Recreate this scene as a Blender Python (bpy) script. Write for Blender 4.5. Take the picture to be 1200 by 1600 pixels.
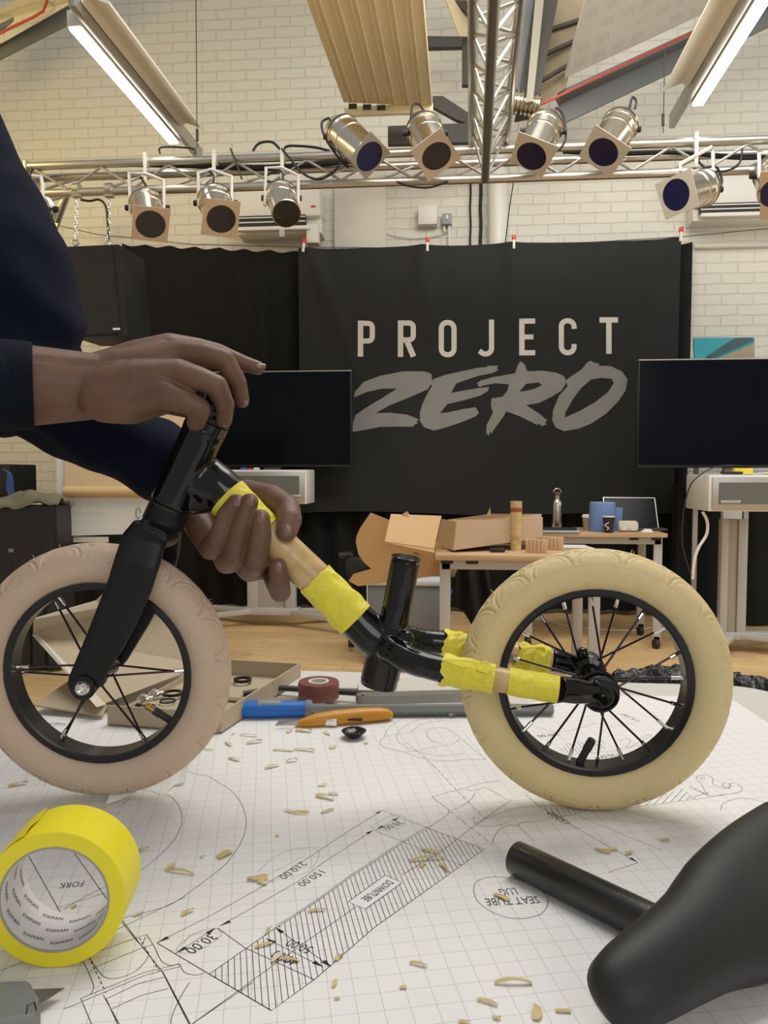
import bpy, bmesh, math, random
from mathutils import Vector, Matrix, noise
from mathutils.geometry import tessellate_polygon
random.seed(7)
for o in list(bpy.data.objects): bpy.data.objects.remove(o)
SC = bpy.context.scene
COL = SC.collection
V = Vector
PI = math.pi
R = math.radians
# ------------------------------------------------------------ camera
FPX, HC, T = 1200.0, 1.093, 0.7125          # focal length in pixels, eye height, table top height
YAW, YH = R(5.0), 738.0                     # camera yaw, horizon row
PITCH = math.atan((800-YH)/FPX)
cd = bpy.data.cameras.new('camera'); cam = bpy.data.objects.new('camera', cd); COL.objects.link(cam)
cd.sensor_fit = 'VERTICAL'; cd.sensor_height = 32; cd.sensor_width = 24; cd.lens = 32*FPX/1600
cd.clip_start = .02; cd.clip_end = 60
cam.location = (0, 0, HC); cam.rotation_euler = (PI/2-PITCH, 0, YAW)
SC.camera = cam
# ------------------------------------------------------------ light and exposure
SC.view_settings.view_transform = 'Standard'; SC.view_settings.look = 'None'
SC.view_settings.gamma = 1; SC.view_settings.use_curve_mapping = False
SC.view_settings.exposure = 0.0
w = bpy.data.worlds.new('world'); SC.world = w; w.use_nodes = True
w.node_tree.nodes['Background'].inputs[0].default_value = (.95, .96, 1, 1)
w.node_tree.nodes['Background'].inputs[1].default_value = .38
def area(name, loc, target, sx, sy, power, color):
    l = bpy.data.lights.new(name, 'AREA'); l.shape = 'RECTANGLE'; l.size = sx; l.size_y = sy
    l.energy = power; l.color = color
    o = bpy.data.objects.new(name, l); COL.objects.link(o); o.location = loc
    o.rotation_euler = (V(target)-V(loc)).to_track_quat('-Z', 'Y').to_euler()
    return o
area('skylight', (.5, 2.1, 4.6), (.2, 1.9, 0), 1.6, 3.0, 95, (1, .96, .9))
area('skylight_far', (.9, 4.6, 5.2), (.4, 5.4, 1.5), 2.6, 1.0, 9, (1, .96, .9))
area('fill_light_back', (.9, 3.3, 3.9), (.9, 6.1, .3), 2.8, 1.0, 60, (1, .96, .9))  # added fill to lift the lower back wall and far floor, no real fixture
area('fill_light_right', (4.3, 3.6, 2.0), (.6, 6.2, 1.2), 1.6, 1.6, 48, (.9, .95, 1))  # cool fill added to brighten the wall at right, no actual window
area('window_light', (1.6, -2.6, 2.6), (0, 1.5, .9), 2.4, 1.6, 36, (1, .95, .88))
area('warm_lamp', (-3.4, 4.0, 3.3), (-2.2, 6, 2.9), .6, .6, 18, (1, .74, .25))

# ------------------------------------------------------------ pixel <-> place helpers
CF = V((-math.sin(YAW)*math.cos(PITCH), math.cos(YAW)*math.cos(PITCH), -math.sin(PITCH)))
CR = V((math.cos(YAW), math.sin(YAW), 0)); CU = CR.cross(CF); EYE = V((0, 0, HC))
H0 = V((-math.sin(YAW), math.cos(YAW), 0))
def ray(px, py): return CF + CR*((px-600)/FPX) + CU*((800-py)/FPX)
def at(px, py, d): r = ray(px, py); return EYE + r*(d/r.dot(H0))
def onz(px, py, z=T): r = ray(px, py); return EYE + r*((z-HC)/r.z)
def ony(px, py, y): r = ray(px, py); return EYE + r*(y/r.y)
def onp(px, py, P, n): r = ray(px, py); return EYE + r*((P-EYE).dot(n)/r.dot(n))

# ------------------------------------------------------------ materials
MATS = {}
def mat(name, col, rough=.5, metal=0, bump=0, bscale=50, var=0, vscale=8, spec=.5, coat=0, emit=None, alpha=None, trans=0, sheen=0):
    if name in MATS: return MATS[name]
    m = bpy.data.materials.new(name); m.use_nodes = True; MATS[name] = m
    nt = m.node_tree; b = nt.nodes['Principled BSDF']
    c = (col[0], col[1], col[2], 1)
    b.inputs['Base Color'].default_value = c
    b.inputs['Roughness'].default_value = rough; b.inputs['Metallic'].default_value = metal
    b.inputs['Specular IOR Level'].default_value = spec
    b.inputs['Coat Weight'].default_value = coat; b.inputs['Coat Roughness'].default_value = .04
    if trans: b.inputs['Transmission Weight'].default_value = trans
    if sheen: b.inputs['Sheen Weight'].default_value = sheen
    if emit: b.inputs['Emission Color'].default_value = c; b.inputs['Emission Strength'].default_value = emit
    tc = nt.nodes.new('ShaderNodeTexCoord')
    if var:
        n = nt.nodes.new('ShaderNodeTexNoise'); n.inputs['Scale'].default_value = vscale; n.inputs['Detail'].default_value = 5
        nt.links.new(tc.outputs['Object'], n.inputs['Vector'])
        mx = nt.nodes.new('ShaderNodeMix'); mx.data_type = 'RGBA'
        mx.inputs[6].default_value = tuple(max(0, x*(1-var)) for x in col)+(1,)
        mx.inputs[7].default_value = tuple(min(1, x*(1+var)) for x in col)+(1,)
        nt.links.new(n.outputs['Fac'], mx.inputs[0]); nt.links.new(mx.outputs[2], b.inputs['Base Color'])
    if bump:
        n = nt.nodes.new('ShaderNodeTexNoise'); n.inputs['Scale'].default_value = bscale; n.inputs['Detail'].default_value = 4
        nt.links.new(tc.outputs['Object'], n.inputs['Vector'])
        bp = nt.nodes.new('ShaderNodeBump'); bp.inputs['Strength'].default_value = bump; bp.inputs['Distance'].default_value = .01
        nt.links.new(n.outputs['Fac'], bp.inputs['Height']); nt.links.new(bp.outputs[0], b.inputs['Normal'])
    return m
def nodes(m): return m.node_tree, m.node_tree.nodes['Principled BSDF']

def brick_mat():
    m = mat('painted_brick', (.72, .68, .585), .55); nt, b = nodes(m)
    tc = nt.nodes.new('ShaderNodeTexCoord'); mp = nt.nodes.new('ShaderNodeMapping')
    mp.inputs['Rotation'].default_value = (R(90), 0, 0)
    nt.links.new(tc.outputs['Object'], mp.inputs[0])
    sx = nt.nodes.new('ShaderNodeSeparateXYZ'); nt.links.new(tc.outputs['Object'], sx.inputs[0])
    ad = nt.nodes.new('ShaderNodeMath'); ad.operation = 'ADD'
    nt.links.new(sx.outputs[0], ad.inputs[0]); nt.links.new(sx.outputs[1], ad.inputs[1])
    cb = nt.nodes.new('ShaderNodeCombineXYZ'); nt.links.new(ad.outputs[0], cb.inputs[0]); nt.links.new(sx.outputs[2], cb.inputs[1])
    wn = nt.nodes.new('ShaderNodeTexNoise'); wn.inputs['Scale'].default_value = 9; wn.inputs['Detail'].default_value = 2
    nt.links.new(cb.outputs[0], wn.inputs['Vector'])
    sc = nt.nodes.new('ShaderNodeVectorMath'); sc.operation = 'SCALE'; sc.inputs['Scale'].default_value = .02
    nt.links.new(wn.outputs['Color'], sc.inputs[0])
    av = nt.nodes.new('ShaderNodeVectorMath'); av.operation = 'ADD'
    nt.links.new(cb.outputs[0], av.inputs[0]); nt.links.new(sc.outputs[0], av.inputs[1])
    br = nt.nodes.new('ShaderNodeTexBrick'); br.inputs['Scale'].default_value = 1
    br.inputs['Brick Width'].default_value = .236; br.inputs['Row Height'].default_value = .079
    br.inputs['Mortar Size'].default_value = .0065; br.inputs['Mortar Smooth'].default_value = .45
    br.inputs['Color1'].default_value = (1, 1, 1, 1); br.inputs['Color2'].default_value = (.9, .9, .9, 1); br.inputs['Mortar'].default_value = (.45, .45, .45, 1)
    nt.links.new(av.outputs[0], br.inputs['Vector'])
    ns = nt.nodes.new('ShaderNodeTexNoise'); ns.inputs['Scale'].default_value = 45; ns.inputs['Detail'].default_value = 6
    nt.links.new(cb.outputs[0], ns.inputs['Vector'])
    mu = nt.nodes.new('ShaderNodeMath'); mu.operation = 'MULTIPLY_ADD'; mu.inputs[1].default_value = .35
    nt.links.new(ns.outputs['Fac'], mu.inputs[0]); nt.links.new(br.outputs['Color'], mu.inputs[2])
    bp = nt.nodes.new('ShaderNodeBump'); bp.inputs['Strength'].default_value = .7; bp.inputs['Distance'].default_value = .009
    nt.links.new(mu.outputs[0], bp.inputs['Height']); nt.links.new(bp.outputs[0], b.inputs['Normal'])
    mx = nt.nodes.new('ShaderNodeMix'); mx.data_type = 'RGBA'
    mx.inputs[6].default_value = (.69, .66, .56, 1); mx.inputs[7].default_value = (.61, .58, .49, 1)
    nt.links.new(br.outputs['Fac'], mx.inputs[0]); nt.links.new(mx.outputs[2], b.inputs['Base Color'])
    return m
def wood_mat(name, c1, c2, plank=None, rough=.35, scale=(1.5, 14, 14)):
    m = mat(name, c1, rough); nt, b = nodes(m)
    tc = nt.nodes.new('ShaderNodeTexCoord'); mp = nt.nodes.new('ShaderNodeMapping'); mp.inputs['Scale'].default_value = scale
    nt.links.new(tc.outputs['Object'], mp.inputs[0])
    n = nt.nodes.new('ShaderNodeTexNoise'); n.inputs['Scale'].default_value = 2.5; n.inputs['Detail'].default_value = 8; n.inputs['Distortion'].default_value = .6
    nt.links.new(mp.outputs[0], n.inputs['Vector'])
    rp = nt.nodes.new('ShaderNodeValToRGB'); rp.color_ramp.elements[0].position = .35; rp.color_ramp.elements[1].position = .68
    rp.color_ramp.elements[0].color = (*c1, 1); rp.color_ramp.elements[1].color = (*c2, 1)
    nt.links.new(n.outputs['Fac'], rp.inputs[0])
    out = rp.outputs[0]
    if plank:
        br = nt.nodes.new('ShaderNodeTexBrick'); br.inputs['Scale'].default_value = 1
        br.inputs['Brick Width'].default_value = plank[0]; br.inputs['Row Height'].default_value = plank[1]; br.inputs['Mortar Size'].default_value = .0015
        br.inputs['Color1'].default_value = (1, 1, 1, 1); br.inputs['Color2'].default_value = (.84, .82, .8, 1); br.inputs['Mortar'].default_value = (.5, .45, .4, 1)
        nt.links.new(tc.outputs['Object'], br.inputs['Vector'])
        mx = nt.nodes.new('ShaderNodeMix'); mx.data_type = 'RGBA'; mx.blend_type = 'MULTIPLY'; mx.inputs[0].default_value = 1
        nt.links.new(out, mx.inputs[6]); nt.links.new(br.outputs['Color'], mx.inputs[7]); out = mx.outputs[2]
    nt.links.new(out, b.inputs['Base Color'])
    return m
def grid_mat():
    m = mat('grid_paper', (.86, .86, .87), .6); nt, b = nodes(m)
    tc = nt.nodes.new('ShaderNodeTexCoord'); mp = nt.nodes.new('ShaderNodeMapping'); mp.inputs['Rotation'].default_value = (0, 0, R(-14))
    nt.links.new(tc.outputs['Object'], mp.inputs[0])
    wn = nt.nodes.new('ShaderNodeTexNoise'); wn.inputs['Scale'].default_value = 5; wn.inputs['Detail'].default_value = 1
    nt.links.new(mp.outputs[0], wn.inputs['Vector'])
    sc = nt.nodes.new('ShaderNodeVectorMath'); sc.operation = 'SCALE'; sc.inputs['Scale'].default_value = .006
    nt.links.new(wn.outputs['Color'], sc.inputs[0])
    av = nt.nodes.new('ShaderNodeVectorMath'); av.operation = 'ADD'
    nt.links.new(mp.outputs[0], av.inputs[0]); nt.links.new(sc.outputs[0], av.inputs[1])
    s = nt.nodes.new('ShaderNodeSeparateXYZ'); nt.links.new(av.outputs[0], s.inputs[0])
    def M(op, a, v=None):
        n = nt.nodes.new('ShaderNodeMath'); n.operation = op
        if hasattr(a, 'links'): nt.links.new(a, n.inputs[0])
        else: n.inputs[0].default_value = a
        if v is not None:
            if hasattr(v, 'links'): nt.links.new(v, n.inputs[1])
            else: n.inputs[1].default_value = v
        return n.outputs[0]
    def line(o): return M('LESS_THAN', M('ABSOLUTE', M('SUBTRACT', M('FRACT', M('DIVIDE', o, .0187)), .5)), .015)
    g = M('MAXIMUM', line(s.outputs[0]), line(s.outputs[1]))
    mx = nt.nodes.new('ShaderNodeMix'); mx.data_type = 'RGBA'
    mx.inputs[6].default_value = (.80, .79, .77, 1); mx.inputs[7].default_value = (.52, .53, .55, 1)
    nt.links.new(g, mx.inputs[0]); nt.links.new(mx.outputs[2], b.inputs['Base Color'])
    n = nt.nodes.new('ShaderNodeTexNoise'); n.inputs['Scale'].default_value = 5; n.inputs['Detail'].default_value = 2
    nt.links.new(tc.outputs['Object'], n.inputs['Vector'])
    bp = nt.nodes.new('ShaderNodeBump'); bp.inputs['Strength'].default_value = .5; bp.inputs['Distance'].default_value = .02
    nt.links.new(n.outputs['Fac'], bp.inputs['Height']); nt.links.new(bp.outputs[0], b.inputs['Normal'])
    return m
def skin_mat():
    m = mat('dark_skin', (.135, .07, .045), .48, spec=.4); nt, b = nodes(m)
    tc = nt.nodes.new('ShaderNodeTexCoord')
    n = nt.nodes.new('ShaderNodeTexNoise'); n.inputs['Scale'].default_value = 22; n.inputs['Detail'].default_value = 6
    nt.links.new(tc.outputs['Object'], n.inputs['Vector'])
    rp = nt.nodes.new('ShaderNodeValToRGB'); rp.color_ramp.elements[0].position = .3; rp.color_ramp.elements[1].position = .75
    rp.color_ramp.elements[0].color = (.115, .058, .037, 1); rp.color_ramp.elements[1].color = (.20, .105, .066, 1)
    nt.links.new(n.outputs['Fac'], rp.inputs[0]); nt.links.new(rp.outputs[0], b.inputs['Base Color'])
    n2 = nt.nodes.new('ShaderNodeTexNoise'); n2.inputs['Scale'].default_value = 420; n2.inputs['Detail'].default_value = 3
    nt.links.new(tc.outputs['Object'], n2.inputs['Vector'])
    bp = nt.nodes.new('ShaderNodeBump'); bp.inputs['Strength'].default_value = .16; bp.inputs['Distance'].default_value = .002
    nt.links.new(n2.outputs['Fac'], bp.inputs['Height']); nt.links.new(bp.outputs[0], b.inputs['Normal'])
    b.inputs['Subsurface Weight'].default_value = .08; b.inputs['Subsurface Radius'].default_value = (.01, .004, .002)
    return m
def brushed(name, col, rough): return mat(name, col, rough, 1, bump=.04, bscale=200)
BRICK = brick_mat()
FLOOR = wood_mat('wood_laminate_floor', (.66, .43, .19), (.82, .58, .31), plank=(1.2, .19), rough=.38)
DESKW = wood_mat('beech_laminate', (.46, .30, .16), (.58, .40, .23), rough=.4)
GRID = grid_mat(); SKIN = skin_mat()
BAMBOO = wood_mat('bamboo', (.50, .33, .13), (.66, .47, .22), rough=.3, scale=(18, 18, 18))
GLOSS = mat('gloss_black_paint', (.004, .004, .0045), .12, spec=.35, coat=.2)
MATTE = mat('satin_black_metal', (.008, .008, .0085), .42, spec=.3, bump=.05, bscale=600)
RIM = mat('anodised_black_rim', (.012, .012, .013), .3, spec=.45)
RUBK = mat('black_rubber', (.02, .02, .02), .6)
SPOKE = mat('dark_spoke_steel', (.03, .02, .02), .25, .6)
CHROME = mat('chrome', (.8, .78, .74), .12, 1)
ALU = mat('aluminium_tube', (.56, .53, .47), .36, 1, bump=.03, bscale=90, var=.08, vscale=6)
ALUD = mat('dull_aluminium', (.52, .5, .46), .45, 1)
POL = mat('polished_aluminium', (.66, .61, .51), .24, 1, bump=.05, bscale=35)
TY_R = mat('cream_rubber_warm', (.74, .59, .31), .62, var=.06, vscale=14, bump=.1, bscale=180)
TY_F = mat('cream_rubber_pink', (.60, .45, .33), .62, var=.06, vscale=14, bump=.1, bscale=180)
YTAPE = mat('yellow_masking_tape', (.80, .70, .05), .5, bump=.35, bscale=120, var=.06, vscale=40)
YT2 = mat('yellow_roll_tape', (.84, .73, .02), .42, bump=.05, bscale=90)
NAVY = mat('navy_jersey', (.005, .0075, .020), .95, spec=.2, bump=.25, bscale=900)
CLOTH = mat('black_cloth', (.003, .003, .0032), .95, bump=.12, bscale=300)
BANN = mat('charcoal_banner_fabric', (.0095, .0098, .009), .8, bump=.22, bscale=14)
INK = mat('printed_black_ink', (.025, .025, .03), .6)
PENCIL = mat('pencil_grey', (.32, .32, .33), .7)
CARD = mat('brown_cardboard', (.50, .34, .19), .8, bump=.08, bscale=120, var=.06, vscale=30)
CARDG = mat('greyish_cardboard', (.47, .38, .26), .8, bump=.06, bscale=160, var=.08, vscale=90)
CARDL = mat('pale_card_edge', (.66, .60, .48), .8)
KRAFT = mat('kraft_gel_frame', (.52, .38, .24), .7)
WHITE = mat('white_plastic', (.72, .70, .64), .45)
CREAM = mat('cream_enamel', (.80, .68, .44), .5, var=.05, vscale=3)
STEEL = mat('grey_painted_steel', (.15, .16, .155), .5)
STEELD = mat('dark_brown_steel', (.045, .038, .028), .6)
GREYP = mat('pale_grey_powdercoat', (.45, .43, .40), .45)
TVB = mat('tv_black_glass', (.002, .003, .005), .16, spec=.12)
PLK = mat('black_plastic', (.012, .012, .012), .5)
TABLE = mat('pale_grey_plastic_table', (.63, .62, .56), .55, bump=.05, bscale=200)
# ------------------------------------------------------------ mesh builder
def perp(d):
    d = d.normalized(); a = V((0, 0, 1)) if abs(d.z) < .9 else V((1, 0, 0))
    u = d.cross(a).normalized(); return u, d.cross(u).normalized()
class MB:
    def __init__(s): s.v = []; s.f = []
    def add(s, vs, fs):
        k = len(s.v); s.v += [V(x) for x in vs]; s.f += [[i+k for i in f] for f in fs]
    def box(s, c, sz, rot=None, bev=0):
        bm = bmesh.new(); bmesh.ops.create_cube(bm, size=1)
        for v in bm.verts: v.co = V((v.co.x*sz[0], v.co.y*sz[1], v.co.z*sz[2]))
        if bev: bmesh.ops.bevel(bm, geom=bm.edges[:], offset=bev, segments=2, affect='EDGES', profile=.5)
        bm.verts.index_update()
        M = rot if rot else Matrix.Identity(3)
        s.add([M @ v.co + V(c) for v in bm.verts], [[v.index for v in f.verts] for f in bm.faces]); bm.free(); return s
    def loft(s, rings, caps=True, closed=False):
        n = len(rings[0]); vs = [p for r in rings for p in r]; fs = []
        m = len(rings)
        for i in range(m if closed else m-1):
            for j in range(n):
                a, b = i*n+j, i*n+(j+1) % n; c = ((i+1) % m)*n
                fs.append([a, b, c+(j+1) % n, c+j])
        if caps and not closed: fs += [list(range(n))[::-1], [(m-1)*n+j for j in range(n)]]
        s.add(vs, fs); return s
    def tube(s, pts, r, n=12, caps=True, closed=False):
        pts = [V(p) for p in pts]; m = len(pts)
        rs = r if isinstance(r, (list, tuple)) else [r]*m
        ts = []
        for i in range(m):
            a = pts[(i-1) % m] if (closed or i) else pts[0]; b = pts[(i+1) % m] if (closed or i < m-1) else pts[-1]
            ts.append((b-a).normalized())
        u, w_ = perp(ts[0]); rings = []
        for i in range(m):
            u = (u - ts[i]*u.dot(ts[i])).normalized(); w_ = ts[i].cross(u)
            rings.append([pts[i]+(u*math.cos(2*PI*k/n)+w_*math.sin(2*PI*k/n))*rs[i] for k in range(n)])
        return s.loft(rings, caps, closed)
    def cyl(s, a, b, r, r2=None, n=24, caps=True): return s.tube([a, b], [r, r if r2 is None else r2], n, caps)
    def lathe(s, prof, o, ax, n=32, ref=None, closed=False):
        o = V(o); ax = V(ax).normalized()
        if ref is None: u, w_ = perp(ax)
        else: u = (ref-ax*ref.dot(ax)).normalized(); w_ = ax.cross(u)
        rings = [[o+ax*h+(u*math.cos(2*PI*k/n)+w_*math.sin(2*PI*k/n))*max(r, 1e-5) for k in range(n)] for r, h in prof]
        return s.loft(rings, not closed, closed)
    def ball(s, c, r, sc=(1, 1, 1), rot=None, n=16):
        c = V(c); M = rot if rot else Matrix.Identity(3); rings = []
        for i in range(1, n):
            t = PI*i/n
            rings.append([c+M @ V((r*sc[0]*math.sin(t)*math.cos(2*PI*k/(2*n)), r*sc[1]*math.sin(t)*math.sin(2*PI*k/(2*n)), -r*sc[2]*math.cos(t))) for k in range(2*n)])
        return s.loft(rings, True)
    def prism(s, poly, off, holes=()):
        loops = [[V(p) for p in poly]]+[[V(p) for p in h] for h in holes]; off = V(off)
        tris = tessellate_polygon(loops); flat = [p for l in loops for p in l]; n = len(flat)
        fs = [list(t) for t in tris]+[[i+n for i in t][::-1] for t in tris]
        k = 0
        for l in loops:
            m = len(l)
            for i in range(m): fs.append([k+i, k+(i+1) % m, n+k+(i+1) % m, n+k+i])
            k += m
        s.add(flat+[p+off for p in flat], fs); return s
    def flat(s, poly, holes=()):
        loops = [[V(p) for p in poly]]+[[V(p) for p in h] for h in holes]
        s.add([p for l in loops for p in l], [list(t) for t in tessellate_polygon(loops)]); return s
    def grid(s, fn, nu, nv, thick=None):
        vs = [V(fn(i/nu, j/nv)) for i in range(nu+1) for j in range(nv+1)]
        fs = [[i*(nv+1)+j, (i+1)*(nv+1)+j, (i+1)*(nv+1)+j+1, i*(nv+1)+j+1] for i in range(nu) for j in range(nv)]
        if thick is not None:
            k = len(vs); t = V(thick); vs += [p+t for p in vs[:k]]
            fs += [[a+k for a in f][::-1] for f in fs[:]]
            e = [i*(nv+1) for i in range(nu+1)]+[nu*(nv+1)+j for j in range(1, nv+1)]+[i*(nv+1)+nv for i in range(nu-1, -1, -1)]+[j for j in range(nv-1, 0, -1)]
            for a, b in zip(e, e[1:]+e[:1]): fs.append([a, b, b+k, a+k])
        s.add(vs, fs); return s
WL = {}
def thing(name, label, cat, loc, group=None):
    o = bpy.data.objects.new(name, None); COL.objects.link(o); o.location = loc; o.empty_display_size = .05
    o['label'] = label; o['category'] = cat
    if group: o['group'] = group
    WL[o.name] = V(loc); return o
def mk(name, mb, m, parent=None, label=None, ang=35, me=None, own=None):
    """link builder geometry (world coordinates) as ONE mesh object"""
    if me is None:
        me = bpy.data.meshes.new(name); bm = bmesh.new()
        vs = [bm.verts.new(v) for v in mb.v]
        for f in mb.f:
            try: bm.faces.new([vs[i] for i in f])
            except ValueError: pass
        bmesh.ops.recalc_face_normals(bm, faces=bm.faces[:]); bm.to_mesh(me); bm.free()
    if parent is not None: org = WL[parent.name]
    elif own is not None: org = V(own)
    else:
        c = [v.co for v in me.vertices]
        org = V(((min(p.x for p in c)+max(p.x for p in c))/2, (min(p.y for p in c)+max(p.y for p in c))/2, min(p.z for p in c)))
    me.transform(Matrix.Translation(-org))
    for p in me.polygons: p.use_smooth = True
    me.set_sharp_from_angle(angle=R(ang))
    o = bpy.data.objects.new(name, me); COL.objects.link(o); me.materials.append(m)
    WL[o.name] = org
    if parent is not None: o.parent = parent
    else: o.location = org
    if label: o['label'] = label
    return o
def solo(name, mb, m, label, cat, group=None, ang=35, me=None):
    o = mk(name, mb, m, ang=ang, me=me); o['label'] = label; o['category'] = cat
    if group: o['group'] = group
    return o
def struct(name, mb, m, ang=35):
    o = mk(name, mb, m, own=(0, 0, 0), ang=ang); o['kind'] = 'structure'; return o
def remesh(mb, voxel, smooth=4, fac=.5):
    """fuse overlapping closed shapes into one continuous skin"""
    me = bpy.data.meshes.new('tmp'); me.from_pydata([tuple(v) for v in mb.v], [], mb.f)
    bm = bmesh.new(); bm.from_mesh(me); bmesh.ops.recalc_face_normals(bm, faces=bm.faces[:]); bm.to_mesh(me); bm.free()
    o = bpy.data.objects.new('tmp', me); COL.objects.link(o)
    r = o.modifiers.new('r', 'REMESH'); r.mode = 'VOXEL'; r.voxel_size = voxel
    s = o.modifiers.new('s', 'SMOOTH'); s.factor = fac; s.iterations = smooth
    dg = bpy.context.evaluated_depsgraph_get(); dg.update()
    out = bpy.data.meshes.new_from_object(o.evaluated_get(dg)); bpy.data.objects.remove(o); bpy.data.meshes.remove(me)
    return out
def join_meshes(ms):
    mb = MB()
    for m in ms: mb.add([v.co.copy() for v in m.vertices], [list(p.vertices) for p in m.polygons])
    return mb
def textmesh(s, size=1.0):
    """outline text as (verts, faces) in its own xy plane; width and height normalised by caller"""
    c = bpy.data.curves.new('t', 'FONT'); c.body = s; c.size = size; c.resolution_u = 2
    o = bpy.data.objects.new('t', c); COL.objects.link(o)
    dg = bpy.context.evaluated_depsgraph_get(); dg.update()
    me = bpy.data.meshes.new_from_object(o.evaluated_get(dg))
    vs = [v.co.copy() for v in me.vertices]; fs = [list(p.vertices) for p in me.polygons]
    bpy.data.objects.remove(o); bpy.data.curves.remove(c); bpy.data.meshes.remove(me)
    return vs, fs
def put_text(mb, s, O, X, Y, w_, h, fn=None):
    vs, fs = textmesh(s); x0 = min(v.x for v in vs); x1 = max(v.x for v in vs); y1 = max(v.y for v in vs); y0 = min(v.y for v in vs)
    X = V(X).normalized(); Y = V(Y).normalized()
    out = []
    for v in vs:
        a = (v.x-x0)/(x1-x0)*w_; b = (v.y-y0)/(y1-y0)*h
        out.append(fn(a, b) if fn else V(O)+X*a+Y*b)
    mb.add(out, fs)
def arc(c, r, a0, a1, n, X, Y): return [V(c)+V(X)*r*math.cos(a0+(a1-a0)*i/n)+V(Y)*r*math.sin(a0+(a1-a0)*i/n) for i in range(n+1)]
def spline(pts, n=6):
    """Catmull-Rom through points (vectors of any size)"""
    P = [tuple(p) for p in pts]; P = [P[0]]+P+[P[-1]]; out = []
    for i in range(1, len(P)-2):
        for k in range(n):
            t = k/n; out.append(tuple(.5*((2*b)+(-a+c)*t+(2*a-5*b+4*c-d)*t*t+(-a+3*b-3*c+d)*t**3) for a, b, c, d in zip(P[i-1], P[i], P[i+1], P[i+2])))
    out.append(P[-2]); return out
def ribbon(mb, pts, wd, up=V((0, 0, 1))):
    pts = [V(p) for p in pts]
    if len(pts) < 2: return
    L = []; Rr = []
    for i, p in enumerate(pts):
        a = pts[max(0, i-1)]; b = pts[min(len(pts)-1, i+1)]; d = (b-a)
        if d.length < 1e-9: d = V((1, 0, 0))
        s_ = d.normalized().cross(up).normalized()*wd/2; L.append(p-s_); Rr.append(p+s_)
    n = len(pts); mb.add(L+Rr, [[i, i+1, n+i+1, n+i] for i in range(n-1)])
# ============================================================ THE SETTING
WY = 6.1
struct('floor', MB().box((0, 2.3, -.03), (9.6, 8.2, .06)), FLOOR)
struct('wall_back', MB().box((0, WY+.1, 2.7), (9.6, .2, 5.6)), BRICK)
struct('wall_left', MB().box((-4.75, 2.3, 2.7), (.2, 8.2, 5.6)), BRICK)
struct('wall_right', MB().box((4.6, 2.3, 2.7), (.2, 8.2, 5.6)), BRICK)
a, b = ony(524, 420, WY), ony(603, 420, WY)
struct('trim_1', MB().box(((a.x+b.x)/2, WY-.02, 1.8), (b.x-a.x, .05, 3.25), bev=.004), mat('smooth_cream_paint', (.66, .61, .51), .6, bump=.1, bscale=20))
struct('trim_2', MB().cyl(ony(778, 385, WY-.08), ony(778, 262, WY-.08)+V((0, 0, .3)), .075).cyl(ony(778, 385, WY-.08)-V((0, 0, 1.5)), ony(778, 385, WY-.08), .075), WHITE)
p = ony(1140, 384, WY-.02)
struct('trim_3', MB().tube([(ony(1085, 384, WY-.03).x, WY-.02, p.z), (4.3, WY-.02, p.z)], .02, 10), mat('cream_pipe', (.6, .56, .48), .5))
# roof steelwork along the gable (each rafter a beam of its own)
def beam(name, a, b, c, dd, d, thick, m, label, cat='beam', group=None, d2=None):
    """slab whose face has corners a b c dd (pixels) at depth d (left) / d2 (right)"""
    d2 = d2 or d
    P = [at(*a, d), at(*b, d2), at(*c, d2), at(*dd, d)]
    return solo(name, MB().prism(P, V((0, thick, 0))), m, label, cat, group, ang=20)
bl = thing('roof_rafter', 'grey steel roof rafter rising at the far upper left', 'beam', at(50, 60, 5.6))
mk('web', MB().prism([at(-60, 122, 5.6), at(108, 36, 5.6), at(108, 12, 5.6), at(-60, 98, 5.6)], (0, .02, 0)), STEEL, bl)
mk('flange', MB().prism([at(-60, 98, 5.6), at(108, 12, 5.6), at(108, 6, 5.6), at(-60, 90, 5.6)], (0, -.12, 0)), STEEL, bl)
br_ = thing('roof_rafter', 'grey steel roof rafter rising to the right behind the lamp with the red pipe', 'beam', at(1000, 130, 5.3))
mk('web', MB().prism([at(882, 192, 5.45), at(1260, 14, 5.2), at(1260, -14, 5.2), at(872, 164, 5.45)], (0, .02, 0)), STEEL, br_)
mk('flange', MB().prism([at(872, 164, 5.45), at(1260, -14, 5.2), at(1260, -22, 5.2), at(868, 157, 5.45)], (0, -.12, 0)), STEEL, br_)
for pts, lb in (([(-20, 62), (20, 42), (52, 27), (68, 17), (74, 0), (74, -30)], 'thin red conduit running above the left rafter'),
                ([(828, 170), (870, 152), (960, 108), (1084, 50), (1200, -5)], 'thin red conduit running above the right rafter')):
    d = 5.3 if pts[0][0] < 0 else 5.02
    solo('conduit', MB().tube([at(x, y, d) for x, y in pts], .009, 8), mat('red_conduit', (.42, .06, .04), .5), lb, 'pipe')
# brick gable shelf, roof underside panels
solo('ceiling_panel', MB().prism([at(-40, 92, 5.6), at(-40, 40, 5.6), at(30, 0, 5.4), at(90, -40, 5.0), at(120, 0, 5.3)], (0, .04, .03)), BRICK, 'cream brick infill above the left rafter', 'panel')
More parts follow.
